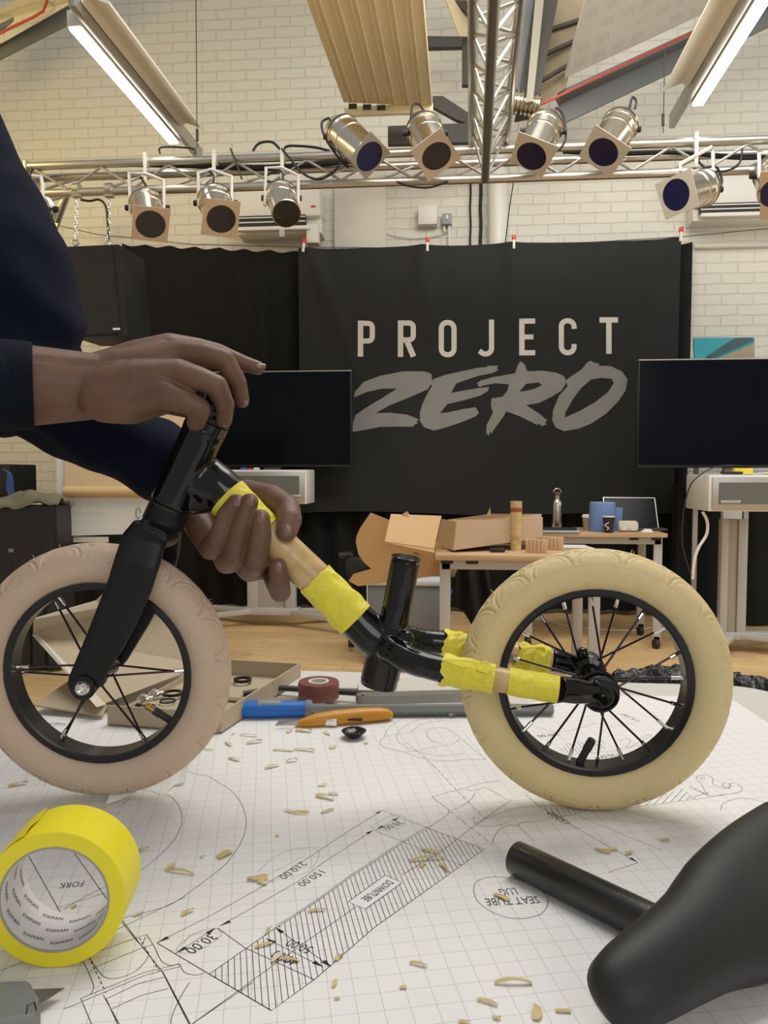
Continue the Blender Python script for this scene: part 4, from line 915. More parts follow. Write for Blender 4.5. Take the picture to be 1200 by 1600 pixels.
# white label patch
MBp = MB().prism([onz(x, y, ZP+.0001) for x, y in lblq], (0, 0, .0002)); mk('label_patch', MBp, mat('label_paper', (.82, .81, .8), .6), sh)
ZS = ZP; ZP = ZP+.0005
ln(lblq+[lblq[0]], .0006); ptext('DOWNTUBE', (605, 1375), (563, 1404), .0085)
ZP = ZS
ln([(628, 1367), (690, 1330), (735, 1295), (800, 1249)], .0006); ln([(556, 1417), (480, 1470), (300, 1600)], .0006, pen=False)
# dimension lines
ln([(245, 1473), (330, 1430), (400, 1391), (487, 1337), (530, 1308), (597, 1266)], .0006); arrow(597, 1266, 580, 1276); arrow(245, 1473, 262, 1465)
ln([(343, 1447), (400, 1415), (466, 1377), (505, 1348), (540, 1325), (583, 1297)], .0006); arrow(583, 1297, 566, 1307); arrow(343, 1447, 358, 1440)
ln([(597, 1266), (669, 1294), (757, 1327)], .0006); ln([(583, 1297), (632, 1316), (720, 1352)], .0005)
ln([(588, 1296), (624, 1277)], .0005); arrow(624, 1277, 614, 1282); arrow(588, 1296, 598, 1291)
ln([(245, 1473), (327, 1522), (424, 1579)], .0008)
ln([(340, 1450), (383, 1481), (492, 1531)], .0007)
ln([(430, 1449), (518, 1511)], .0006); arrow(430, 1449, 440, 1456); arrow(518, 1511, 507, 1503)
ln([(415, 1466), (505, 1511)], .0006); arrow(415, 1466, 425, 1471); arrow(505, 1511, 494, 1505)
ln([(274, 1490), (335, 1451)], .0006); arrow(274, 1490, 286, 1483); arrow(338, 1449, 326, 1457)
ptext('210.00', (470, 1346), (434, 1370), .009); ptext('150.00', (498, 1359), (463, 1381), .009)
ptext('30.00', (621, 1282), (597, 1293), .0095); ptext('30.00', (327, 1458), (287, 1484), .011)
ptext('50.00', (491, 1480), (455, 1467), .010); ptext('40.00', (470, 1499), (434, 1484), .010)
ln([(318, 1455), (300, 1462), (283, 1474), (276, 1486), (296, 1489), (322, 1479), (345, 1462), (340, 1452), (318, 1453), (296, 1462), (287, 1475)], .0005, True, 5)
ln([(600, 1293), (592, 1297), (580, 1292), (594, 1283), (615, 1273), (632, 1276), (630, 1288), (610, 1300), (598, 1295)], .0005, True, 5)
ln([(402, 1364), (415, 1350), (440, 1333), (470, 1325), (495, 1327), (497, 1342), (480, 1362), (455, 1370)], .0005, True, 5)
ln([(414, 1370), (470, 1340)], .0004, True); ln([(414, 1372), (428, 1380), (424, 1375), (432, 1378)], .0004, True)
# seat tube lug oval
ln([(740, 1391), (744, 1378), (762, 1371), (790, 1371), (830, 1381), (852, 1397), (856, 1412), (845, 1428), (820, 1435), (795, 1434), (765, 1423), (745, 1406), (740, 1391)], .0006, False, 6)
ptext('SEAT TUBE', (839, 1400), (757, 1404), .0115); ptext('LUG', (804, 1387), (778, 1389), .0115)
ln([(806, 1374), (806, 1355)], .0006)
# wheel circles
c = crop(200, 1120, 4)
ln([c(*p) for p in ((335, 322), (390, 348), (440, 360), (500, 370), (580, 420), (650, 465), (710, 545), (738, 640), (728, 730), (680, 830), (600, 930), (500, 1010), (400, 1085), (290, 1160), (190, 1200))]+[(170, 1442), (110, 1475), (-10, 1520)], .0006, False, 5)
ln([c(*p) for p in ((0, 468), (60, 458), (130, 460), (190, 482), (250, 490), (300, 530), (335, 600), (335, 670), (300, 750), (240, 825), (170, 890), (100, 945), (46, 972))]+[(150, 1392), (100, 1420)], .0006, False, 5)
# FORK inside the tape roll
ptext('FORK', (132, 1376), (94, 1380), .010); ln([(44, 1336), (94, 1425)], .0007); ln([(116, 1332), (165, 1402), (215, 1470), (255, 1520), (300, 1605)], .0007); ln([(92, 1418), (165, 1395)], .0005); ln([(10, 1342), (140, 1312)], .0005)
# fork crown drawing bottom left
c = crop(100, 1400, 4)
for pts in ([(355, 155), (440, 262), (520, 350), (525, 380), (490, 430), (430, 480), (340, 512), (270, 512), (225, 480), (155, 380)], [(515, 240), (560, 310), (605, 400), (640, 425), (680, 435), (720, 425), (745, 470), (790, 490), (840, 492), (880, 480)],
            [(110, 395), (150, 470), (185, 560), (180, 590), (165, 615)]): ln([c(*p) for p in pts], .0006, False, 5)
for pts in ([(105, 640), (500, 478), (720, 425)], [(115, 658), (510, 494), (728, 440)], [(105, 640), (172, 800)], [(245, 618), (345, 800)], [(262, 640), (335, 800)], [(615, 475), (710, 660), (780, 800)], [(630, 505), (710, 660)], [(450, 262), (515, 240)], [(320, 215), (580, 90), (760, 5)], [(190, 355), (440, 265)], [(270, 640), (470, 545), (625, 508)], [(300, 705), (480, 622), (650, 578)],
            [(190, 445), (500, 320), (550, 305)], [(0, 705), (105, 665)], [(160, 470), (200, 452)], [(800, 800), (1085, 605), (1180, 540)], [(490, 305), (510, 255)]): ln([c(*p) for p in pts], .0006)
ln([c(*p) for p in ((785, 540), (740, 610), (700, 690), (672, 760), (668, 800))], .0006, False, 4)
dash([c(470, 260), c(595, 470)], .0007, .004, .003); dash([c(155, 380), c(262, 605)], .0007, .004, .003)
# head and frame lines, centre right
c = crop(480, 1100, 4)
ln([c(*p) for p in ((480, 208), (500, 160), (560, 110), (650, 75), (760, 62))], .0005, False, 5)
ln([c(*p) for p in ((765, 62), (825, 105), (975, 103))], .0005)
ln([c(*p) for p in ((480, 208), (455, 235), (475, 265), (560, 292), (640, 295), (720, 285), (830, 262), (900, 252), (950, 225), (950, 205), (900, 168), (840, 148), (790, 148), (750, 170), (750, 200), (790, 235), (850, 250))], .0005, False, 5)
ln([c(*p) for p in ((760, 88), (680, 105), (600, 145), (560, 190), (570, 235), (620, 270), (700, 300), (790, 318), (900, 320), (980, 305))], .0005, False, 5)
ln([c(*p) for p in ((560, 290), (640, 312), (740, 345), (900, 355), (980, 345), (1110, 348))], .0005, False, 4); ln([c(655, 170), c(700, 135), c(770, 112), c(830, 110)], .0005, False, 4)
ln([c(480, 205), c(700, 165), c(780, 162)], .0004)
dash([c(620, 238), c(790, 385), c(940, 545), c(1110, 715)], .0006, .010, .004); dash([c(885, 665), c(1160, 880)], .0006, .010, .004); dash([c(970, 222), c(1120, 350)], .0006, .01, .004)
ln([c(780, 580), c(1090, 495), c(1200, 480)], .0006); ln([c(780, 580), c(885, 660)], .0006); ln([c(885, 660), c(880, 690), c(750, 780)], .0006); ln([c(1050, 555), c(1020, 600), c(960, 640), c(900, 665)], .0006, False, 5)
ln([c(990, 530), c(1040, 545), c(1080, 530), c(1110, 515)], .0005, False, 4); ln([c(1110, 520), c(1190, 560), c(1250, 600)], .0005)
c = crop(740, 1180, 2.609)
ln([c(*p) for p in ((78, 355), (85, 330), (110, 300), (150, 285), (180, 290))], .0006, False, 4)
ln([c(*p) for p in ((180, 290), (190, 275), (240, 270), (310, 258), (420, 240))], .0006); ln([c(185, 292), c(250, 350)], .0005)
ln([c(0, 280), c(60, 255), c(140, 225), c(220, 208), c(300, 205)], .0005, False, 4); ln([c(0, 250), c(10, 280), c(80, 290), c(150, 270)], .0005, False, 5)
ln([c(210, 160), c(280, 215), c(400, 285), c(530, 360), c(670, 438)], .0006); arrow(*c(670, 438), *c(640, 420)); ln([c(670, 438), c(550, 478)], .0006)
ln([c(430, 248), c(600, 320), c(770, 388)], .0005); ln([c(540, 200), c(700, 250), c(850, 280)], .0004)
hatch([c(265, 208), c(480, 228), c(330, 258)], (c(300, 205), c(330, 250)), .006); ptext('150.00', (892, 1285), (864, 1268), .010)
hatch([c(600, 218), c(905, 178), c(850, 135)], (c(700, 200), c(740, 160)), .0065); ln([c(600, 218), c(940, 175), c(1020, 160)], .0005)
ln([c(*p) for p in ((905, 95), (920, 82), (950, 82), (975, 95), (975, 115), (1000, 130), (1040, 135), (1045, 115), (1070, 115), (1095, 135), (1080, 152), (1030, 160), (960, 165), (930, 120), (905, 95))], .0006, False, 4)
ln([c(*p) for p in ((925, 92), (940, 88), (940, 98), (927, 98), (925, 92))], .0006); ln([c(880, 130), c(960, 165)], .0006); ln([c(885, 175), c(960, 150)], .0006)
dash([c(880, 125), c(960, 165)], .0006, .004, .003); ln([c(*p) for p in ((1015, 125), (1020, 112), (1045, 118), (1048, 130), (1025, 133), (1015, 125))], .0006, False, 4)
ln([c(*p) for p in ((1008, 225), (1015, 200), (1050, 182), (1090, 175), (1140, 180), (1200, 195))], .0005, False, 4); ln([c(200, 440), c(260, 490), c(350, 560), c(415, 598), c(480, 590)], .0005)
# seen through the rear wheel
c = crop(840, 960, 5.4545)
ln([c(*p) for p in ((0, 960), (160, 1010), (300, 985), (500, 925), (650, 950), (830, 930))], .0005); ln([c(150, 770), c(0, 880)], .0004)
ln([c(*p) for p in ((710, 1080), (720, 1065), (780, 1060), (790, 1085), (760, 1120), (770, 1140), (840, 1100), (960, 1040), (950, 1025), (860, 1060))], .0006, False, 4)
hatch([c(180, 1170), c(240, 1100), c(400, 1085), c(560, 1070), (948, 1170), (900, 1177)], (c(300, 1100), c(350, 1160)), .006); ln([c(0, 1215), c(600, 1170), c(900, 1110)], .0005)
ptext('247.00', (869, 1145), (838, 1149), .010); ptext('130.00', (962, 1177), (932, 1181), .010); ptext('15.00', (1000, 1126), (975, 1115), .008)
ptext('GET', (105, 1131), (79, 1128), .010)
ln([(70, 1130), (62, 1140), (50, 1150)], .0008)
mk('printed_drawing', INKM, INK, sh, 'black printed lines, dimensions and words of the bicycle plan'); mk('pencil_marks', PENM, PENCIL, sh, 'faint pencil circles around dimensions')
# torn paper flaps near the front wheel
for i, (pts, lb) in enumerate((([(258, 1240, 0), (272, 1228, .001), (290, 1226, .004), (297, 1211, .022), (284, 1216, .018)], 'torn paper corner curling up beside the front wheel'), ([(165, 1257, .0), (186, 1252, .001), (213, 1246, .006), (178, 1244, .012)], 'torn paper flap curling up above the yellow tape roll'))):
    Q = [onz(x, y, ZP+.001)+V((0, 0, h)) for x, y, h in pts]
    solo('paper_flap', MB().prism(Q, (.0, .001, .0008)), mat('paper_plain', (.80, .79, .77), .6), lb, 'paper', ang=20)
# ------------------------------------------------------------ shavings
SHM = mat('bamboo_shaving', (.60, .47, .22), .6, var=.15, vscale=60); SHP = mat('pale_shaving', (.68, .60, .40), .6, var=.1, vscale=60)
def shaving(x, y, L, ang, curl, wd, pale=False):
    """L, wd in pixels at that place"""
    A_ = onz(x, y, T+.0016); k = (onz(x+1, y, T)-onz(x, y, T)).length; L *= k; wd *= k; a_ = R(ang); d = V((math.cos(a_), math.sin(a_), 0)); s_ = V((-d.y, d.x, 0)); n = 10
    tw = random.uniform(-.5, .5)
    def fn(u, v):
        t = (u-.5); h = curl*L*(.25-t*t) if curl > 0 else -curl*L*(t*t)
        ph = tw*1.6*(2*t)+.5*tw; side = (s_*math.cos(ph)+V((0, 0, 1))*math.sin(ph))*(v-.5)*wd*.72*(1-.22*abs(2*t)**5+.1*math.sin(u*9+tw*20)); bend = s_*L*.22*tw*(4*t*t-.5)
        return A_+d*L*1.08*t+side+bend+V((0, 0, max(0, h)+wd*.36*abs(math.sin(ph))+.0004))
    return solo('shaving', MB().grid(fn, n, 3, (0, 0, .0005)), SHP if pale else SHM, shav_label(x, y, L/k, wd/k, curl, pale), 'shaving', 'bamboo shavings scattered over the drawing')
LMK = [(553, 1152, 'the black dished cap'), (540, 1118, 'the orange knife'), (385, 1100, 'the blue handle'), (290, 1225, 'the torn paper corner'), (105, 1380, 'the word FORK'), (450, 1355, 'the number 210.00'), (592, 1392, 'the word DOWNTUBE'), (615, 1288, 'the small upper 30.00'), (305, 1472, 'the large lower 30.00'), (470, 1480, 'the number 50.00'), (797, 1403, 'the words SEAT TUBE LUG'), (880, 1340, 'the black seat post'), (925, 1560, 'the saddle nose'), (380, 1300, 'the large printed arc'), (620, 1560, 'the bottom edge left of centre'), (720, 1345, 'the hatched tip by the seat post'), (380, 1550, 'the lowest hatched corner')]
USED = set()
def shav_label(x, y, L, wd, curl, pale):
    lm = min(LMK, key=lambda m: math.hypot(m[0]-x, (m[1]-y)*1.5)); dx, dy = x-lm[0], (y-lm[1])*1.5
    rel = 'on top of' if math.hypot(dx, dy) < 9 else ('right of' if dx > 0 else 'left of') if abs(dx) > abs(dy) else ('in front of' if dy > 0 else 'behind')
    size = 'tiny' if L < 12 else 'short' if L < 20 else 'medium' if L < 30 else 'long'
    sh_ = 'broad' if wd >= 11 else 'slim' if wd <= 6 else 'curled' if curl >= .4 else 'flat'
    base = '%s %s %s bamboo shaving' % (size, sh_, 'pale' if pale else 'golden')
    for w_ in (' ', ' just ', ' well ', ' a little way ', ' farther '):
        s_ = base+w_+rel+' '+lm[2]
        if s_ not in USED: USED.add(s_); return s_
    return s_
SV = [(365, 1147, 8, 70, .3, 4, 1), (388, 1150, 26, -10, .3, 5, 1), (357, 1163, 20, -50, .4, 8, 1), (397, 1161, 22, 25, .5, 9, 1), (366, 1187, 20, -30, .5, 9, 1), (425, 1199, 22, 40, .6, 9, 1), (456, 1190, 16, 20, .9, 8, 1), (442, 1173, 30, -5, .2, 6, 1), (476, 1173, 32, -8, .2, 8, 1), (452, 1143, 14, 80, .5, 9, 1), (475, 1143, 24, -5, .4, 11, 0), (511, 1147, 16, -50, .5, 7, 1), (520, 1168, 14, 75, .5, 12, 1), (504, 1228, 12, 10, .3, 7, 1), (508, 1247, 30, -20, .4, 12, 0), (521, 1241, 16, -5, .4, 8, 1), (512, 1268, 22, 40, .3, 6, 0), (463, 1270, 38, -12, .15, 7, 0), (351, 1337, 24, 55, .6, 16, 0), (282, 1364, 42, -8, .4, 8, 0), (266, 1357, 18, 60, .5, 8, 0), (316, 1340, 6, 30, .3, 6, 0), (402, 1375, 30, 0, .4, 14, 0), (410, 1381, 16, -20, .6, 9, 1), (293, 1427, 20, 50, .5, 9, 0), (221, 1330, 22, 40, .4, 7, 0), (668, 1344, 52, 14, .35, 8, 0), (672, 1331, 30, -14, .3, 6, 0), (694, 1357, 24, -60, .2, 8, 0), (660, 1352, 14, 70, .3, 8, 0), (432, 1498, 22, 65, .5, 11, 1), (452, 1501, 30, -8, .3, 7, 0), (412, 1478, 26, 30, .3, 7, 0), (419, 1455, 18, 80, .3, 5, 0), (495, 1424, 26, 15, .2, 6, 0), (530, 1497, 16, 60, .4, 10, 0), (523, 1538, 16, 80, .4, 8, 0), (527, 1561, 8, 10, .3, 6, 0),
      (654, 1508, 26, -15, .4, 8, 0), (630, 1544, 10, 10, .3, 8, 0), (802, 1537, 54, 4, .5, 10, 0), (762, 1567, 30, -18, .3, 9, 0), (776, 1592, 12, -20, .3, 8, 0), (839, 1585, 28, 80, .3, 20, 0), (725, 1598, 16, 0, .3, 8, 0), (784, 1403, 26, -35, .3, 11, 0), (880, 1581, 22, 0, .3, 8, 0), (942, 1331, 24, -35, .3, 9, 0), (957, 1328, 14, 10, .5, 9, 1), (983, 1334, 12, 30, .4, 8, 0), (1037, 1314, 16, -20, .3, 6, 0), (28, 1227, 26, 35, .3, 10, 0), (572, 1162, 6, 0, .3, 5, 0), (555, 1131, 8, 0, .3, 5, 0), (195, 1253, 20, 60, .4, 8, 1), (116, 1417, 8, 60, .5, 7, 0), (216, 1430, 14, 30, .3, 8, 1), (325, 1172, 16, -10, .3, 3, 0), (302, 1165, 10, 10, .2, 3, 0), (433, 1307, 6, 0, .5, 5, 0)]
for s_ in SV: shaving(*s_)
# ------------------------------------------------------------ yellow tape roll
F0 = onz(79, 1512, T+.0015); Fr = .0535; F0.z = T+.0015+Fr
ax = (at(117, 1352, F0.dot(H0)+.05)-at(83, 1404, F0.dot(H0))); ax.z = 0; ax.normalize()
F = V((F0.x+.004, F0.y, T+.0015+Fr))
ro = thing('tape_roll', 'large roll of bright yellow masking tape standing on the drawing', 'tape', V((F.x, F.y, T+.0015)))
Wd = .048; Ri = .0415
mk('tape', MB().lathe([(Ri, 0), (Fr-.0008, 0), (Fr, .0008), (Fr, Wd-.001), (Fr-.001, Wd), (Ri, Wd)], F, ax, 96, closed=True), YT2, ro)
mk('core', MB().lathe([(Ri, -.0002), (Ri, Wd), (Ri-.0018, Wd), (Ri-.0018, -.0002)], F, ax, 96, closed=True), mat('grey_card_core', (.36, .33, .28), .7), ro)
co = mk('core_liner', MB().lathe([(Ri-.0019, .0005), (Ri-.0019, Wd-.0005), (Ri-.0023, Wd-.0005), (Ri-.0023, .0005)], F, ax, 96, closed=True), mat('core_white', (.75, .74, .72), .35), ro)
u, w_ = perp(ax); up_ = V((0, 0, 1)); sd = ax.cross(up_).normalized()
PR = MB()
for k in range(11):
    for q in range(3):
        a0 = k*2*PI/11+q*.35; Rt = Ri-.0026
        def cyf(a, b, a0=a0, q=q, Rt=Rt):
            th = a0+(a*.95-b*.25)/Rt; z = .0055+q*.0145+b+.22*a
            return F+ax*min(Wd-.001, z)+(sd*math.cos(th)+up_*math.sin(th))*Rt
        put_text(PR, 'FIXMAN', None, (1, 0, 0), (0, 0, 1), .0165, .0036, fn=cyf)
mk('core_print', PR, INK, co, 'repeated black FIXMAN print')
a0 = .9
mk('loose_end', MB().grid(lambda i, j: F+ax*(.0+Wd*j)+(sd*math.cos(R(112)+i*.35)+up_*math.sin(R(112)+i*.35))*(Fr+.0003+.0012*(1-i)**2*(1+.8*math.sin(j*7))), 14, 12, ax*0+V((0, 0, .0004))), YT2, ro)
# ------------------------------------------------------------ grey utility knife bottom left
kn = thing('utility_knife', 'grey metal utility knife with exposed blade at the bottom left corner', 'knife', onz(0, 1560, T+.002))
GK = mat('grey_cast_metal', (.24, .25, .24), .45, .5, bump=.08, bscale=200)
def kp(x, y, z=.002): return onz(x, y, T+z)
body = [kp(x, y, .016) for x, y in ((-120, 1560), (-60, 1534), (0, 1533), (42, 1531), (50, 1536), (62, 1562), (63, 1577), (50, 1585), (0, 1592), (-110, 1625))]
cen = sum(body, V((0, 0, 0)))/len(body)
rings = [[cen+(p-cen)*s_+V((0, 0, dz_)) for p in body] for s_, dz_ in ((.94, -.014), (1, -.011), (1, -.003), (.95, 0))]
mk('handle', MB().loft(rings), GK, kn, ang=50)
mk('nose_seam', MB().tube([kp(41, 1585, .0165), kp(43, 1571, .0168), kp(54, 1566, .0168), kp(57, 1578, .0165)], .0004, 6), PLK, kn)
mk('blade', MB().prism([kp(x, y, .008) for x, y in ((52, 1547), (101, 1545), (64, 1569))], (0, 0, .0007)), mat('blade_steel', (.35, .33, .31), .3, 1), kn, ang=20)
# ------------------------------------------------------------ saddle lying at bottom right
sd_ = thing('saddle', 'matte black child bicycle saddle with its seat post lying on the drawing', 'saddle', onz(1100, 1500, T))
pA, pB = onz(806, 1340, T+.0158), onz(996, 1432, T+.0158)
pd_ = (pB-pA).normalized()
mk('seat_post', MB().lathe([(.0125, .004), (.0125, 0), (.0150, 0), (.0156, .001), (.0156, (pB-pA).length+.02), (.012, (pB-pA).length+.02)], pA, pd_, 40), mat('black_post', (.014, .014, .014), .3, coat=.2, bump=.04, bscale=300), sd_)
# ------------------------------------------------------------ small tools on far side
def gb(px, py, h=0): return onz(px, py, T+h)
# stack of white sheets / pad
solo('paper_pad', MB().prism([gb(430, 1078, .001), gb(745, 1084, .001), gb(742, 1060, .001), gb(470, 1053, .001)], (0, 0, .006)), mat('pad_white', (.62, .61, .56), .7), 'pale paper pad at the far table edge', 'paper', ang=20)
solo('open_booklet', MB().grid(lambda u, v: gb(560+190*u, 1094-18*v)+V((0, 0, .0085+.008*math.sin(PI*u)*v)), 20, 6, (0, 0, .003)), mat('booklet_paper', (.60, .57, .50), .7), 'wavy open booklet under the steel rule', 'booklet')
rl = thing('steel_rule', 'steel rule with hole end lying over the booklet', 'ruler', gb(650, 1092))
A_, B_ = onz(556, 1085, T+.022), onz(760, 1080, T+.022); d = (B_-A_).normalized(); s_ = V((0, 0, 1)).cross(d)
q = [A_+d*.012*(1-math.cos(t_))+s_*.0125*math.sin(t_) for t_ in (-PI/2, -PI/4, 0, PI/4, PI/2)]+[B_+s_*.0125, B_-s_*.0125]
Mx = (A_+B_)/2
mk('rule', MB().prism([p+V((0, 0, 0))-s_*0 for p in q], V((0, -.003, -.013))), brushed('rule_steel', (.42, .41, .38), .4), rl, ang=30)
mk('hole', MB().lathe([(.003, 0), (.003, .0006)], A_+d*.012+V((0, -.0085, -.001)), (0, -1, .2), 14), PLK, rl)
gm_ = MB()
for k in range(40): gm_.box(A_+d*(.02+k*.0035)+V((0, -.0022, -.004)), (.0005, .0004, .003))
mk('graduations', gm_, INK, rl)
sw_ = thing('hand_saw', 'blue handled tool with long grey steel blade lying across the far side', 'saw', gb(480, 1110))
hb = [gb(x, 1112, .012)+V((0, 0, 0)) for x in (366, 380, 400, 440, 478)]
ax_ = (onz(700, 1106, T+.012)-onz(366, 1108, T+.012)).normalized(); h0 = onz(366, 1108, T+.014)
k = (onz(367, 1108, T+.014)-onz(366, 1108, T+.014)).length
def oval(c, ax, w_, h, n=20):
    s_ = V((0, 0, 1)).cross(ax).normalized(); return [c+s_*w_*math.cos(2*PI*i/n)+V((0, 0, 1))*h*math.sin(2*PI*i/n) for i in range(n)]
mk('handle', MB().loft([oval(h0+ax_*k*x+V((0, 0, zz)), ax_, w_, h) for x, w_, h, zz in ((0, .006, .004, -.004), (4, .014, .010, -.002), (20, .016, .0125, 0), (50, .016, .014, 0), (75, .014, .0125, 0), (105, .013, .012, 0), (112, .013, .012, 0))]), mat('blue_soft_handle', (.01, .15, .55), .45), sw_)
mk('grey_grip', MB().loft([oval(h0+ax_*k*x+V((0, -.0005, .002)), ax_, w_, h) for x, w_, h in ((30, .008, .004), (38, .014, .0135), (70, .012, .0122), (80, .006, .008))]), mat('grey_soft_grip', (.20, .22, .25), .5), sw_)
mk('collar', MB().loft([oval(h0+ax_*k*x, ax_, w_, h) for x, w_, h in ((111, .0135, .0125), (113, .015, .0135), (119, .015, .0135), (122, .012, .011))]), mat('grey_collar', (.2, .22, .24), .45), sw_)
mk('blade', MB().loft([oval(h0+ax_*k*x+V((0, 0, -.003)), ax_, w_, h, 6) for x, w_, h in ((120, .010, .0095), (500, .009, .0085))]), mat('grey_file_steel', (.25, .26, .25), .5, .6), sw_, ang=20)
solo('dark_rod', MB().tube([gb(380, 1084, .008), gb(440, 1075, .012), gb(560, 1083, .016), gb(600, 1084, .016)], .005, 10), mat('dark_steel_rod', (.05, .045, .04), .4, .5), 'dark steel rod lying behind the red tape roll', 'rod')
solo('wooden_strip', MB().tube([gb(300, 1086, .008), gb(372, 1094, .008), gb(480, 1093, .008)], .004, 4), mat('strip_wood', (.4, .32, .18), .7), 'thin wooden strip behind the blue handle', 'stick')
c = gb(498, 1101); rt2 = thing('electrical_tape', 'small brick red tape roll lying flat behind the orange knife', 'tape', c)
c.z = T+.012
mk('tape', MB().lathe([(.014, 0), (.0325, 0), (.0335, .002), (.0335, .025), (.0325, .027), (.014, .027)], c, (0, 0, 1), 48, closed=True), mat('red_brown_tape', (.22, .065, .05), .45, bump=.1, bscale=60), rt2)
mk('core', MB().lathe([(.0125, 0), (.017, 0), (.017, .0278), (.0125, .0278)], c, (0, 0, 1), 32, closed=True), mat('core_white', (.75, .74, .72), .35), rt2)
# orange knife
ok_ = thing('craft_knife', 'orange craft knife with steel blade lying on the drawing edge', 'knife', gb(540, 1125))
o0 = onz(462, 1128, T+.009); o1 = onz(614, 1116, T+.010); od = (o1-o0).normalized(); OL = (o1-o0).length
prof = [(0, .003, .0025, -.004), (.06, .0075, .006, -.002), (.2, .0115, .0100, 0), (.4, .0125, .0115, .0015), (.65, .0125, .0115, .002), (.85, .0115, .0102, .002), (.95, .0095, .008, .001), (.99, .006, .005, 0), (1, .003, .002, 0)]
mk('handle', MB().loft([oval(o0+od*OL*t_+V((0, 0, z_)), od, w_, h) for t_, w_, h, z_ in prof]), mat('orange_metal_handle', (.62, .27, .02), .38, bump=.05, bscale=90), ok_)
mk('blade', MB().prism([o0+od*.012+V((0, -.002, .003)), o0-od*.025+V((0, 0, .004)), o0-od*.03+V((0, -.004, -.002)), o0+od*.008+V((0, -.004, -.005))], (0, .0008, 0)), mat('blade_bright', (.4, .4, .37), .3, .8), ok_, ang=20)
mk('slider', MB().box(o0+od*OL*.37+V((0, -.0126, -.001)), (.018, .004, .010), bev=.0008), CHROME, ok_)
mk('slot', MB().box(o0+od*OL*.56+V((0, -.0122, .001)), (.038, .0035, .0025)), PLK, ok_)
mk('rivet', MB().ball(o0+od*OL*.6+V((0, -.005, .0095)), .0028), mat('brown_rivet', (.2, .08, .02), .4), ok_)
# headset cap
c = gb(553, 1154); c.z = T+.0012
cp = thing('headset_cap', 'small glossy black dished cap lying on the drawing', 'cap', c)
mk('dish', MB().lathe([(.007, 0), (.010, .002), (.017, .009), (.0178, .0105), (.0165, .0105), (.011, .0055), (.004, .004)], c, (0, 0, 1), 40), GLOSS, cp)
solo('metal_pin', MB().cyl(gb(703, 1117, .006), gb(735, 1106, .006), .0035), brushed('pin_steel', (.5, .49, .45), .35), 'short steel pin lying left of the rear wheel', 'pin')
# ------------------------------------------------------------ cardboard tray with headset parts
ty = thing('cardboard_tray', 'open shallow cardboard mailer box with small bike parts behind the front wheel', 'box', gb(300, 1100))
h = .030
A_, B_, C_, D_ = gb(168, 1133, .002), gb(346, 1146, .002), gb(470, 1062, .002), gb(312, 1052, .002)
def wall(a, b, hh=h, th=.003, m=CARDG, nm='side'):
    d = (b-a).normalized(); s_ = V((0, 0, 1)).cross(d)
    return mk(nm, MB().prism([a, b, b+V((0, 0, hh)), a+V((0, 0, hh))], s_*th), m, ty, ang=20)
mk('base', MB().prism([A_, B_, C_, D_], (0, 0, .002)), CARDG, ty, ang=20)
wall(A_, B_); wall(B_, C_); wall(C_, D_); wall(D_, A_, h*.4)
# lid leaning open to the left/back
def pg(name, pts, th=.0025, m=CARDG):
    n_ = (pts[1]-pts[0]).cross(pts[2]-pts[0]).normalized(); return mk(name, MB().prism(pts, n_*th), m, ty, ang=20)
L1, L2 = at(160, 1101, 1.19), at(318, 1040, 1.42)
L3, L4 = at(286, 925, 1.50), at(52, 990, 1.32)
pg('lid', [L1, L2, L3, L4])
pg('lid_flap', [L4, L3, at(272, 905, 1.45), at(170, 918, 1.38), at(150, 938, 1.37), at(52, 966, 1.28)], m=mat('flap_light_card', (.53, .46, .35), .8))
pg('lid_side_flap', [at(50, 992, 1.31), at(58, 990, 1.31), at(165, 1100, 1.185), at(150, 1104, 1.15)], m=CARDL)
pg('side_flap', [at(52, 1101, 1.19), at(110, 1062, 1.27), at(150, 1052, 1.3), at(167, 1104, 1.18), at(160, 1118, 1.16)], m=CARDG)
hz_ = T+.005
def ring(x, y, r, t_, lb, m=RUBK, z=0, tilt=(0, 0, 1)):
    c = onz(x, y, hz_+.004+z); solo('bearing_ring', MB().lathe([(r-t_, -t_/2), (r, -t_/2), (r, t_/2), (r-t_, t_/2)], c, tilt, 40, closed=True), m, lb, 'ring')
ring(379, 1062, .0165, .0045, 'black ring at the right end of the cardboard tray', GLOSS, .002)
ring(270, 1083, .017, .004, 'black ring left of the tyre in the cardboard tray', GLOSS, .003)
ring(262, 1095, .013, .0022, 'thin dark ring lying in front in the cardboard tray', RUBK)
ring(233, 1104, .010, .0022, 'small dark clip ring in the cardboard tray', RUBK, .001)
for x, y, lb in ((223, 1093, 'left chrome bolt in the cardboard tray'), (240, 1085, 'right chrome bolt in the cardboard tray')):
    c = onz(x, y, hz_+.008); t = thing('hub_bolt', lb, 'bolt', c)
    mk('head', MB().lathe([(.003, -.006), (.0085, -.006), (.0095, -.001), (.006, .003), (.003, .003)], c, (.3, -1, .5), 20), CHROME, t)
    mk('shank', MB().cyl(c, c+V((.012, .01, 0)), .0035, n=12), CHROME, t)
for x, y, L, lb in ((194, 1106, .010, 'tiny black grub screw in the cardboard tray'), (212, 1103, .016, 'short black bolt in the cardboard tray')):
    c = onz(x, y, hz_+.004); solo('black_bolt', MB().cyl(c-V((L/2, 0, 0)), c+V((L/2, .003, 0)), .0035, n=12), PLK, lb, 'bolt')
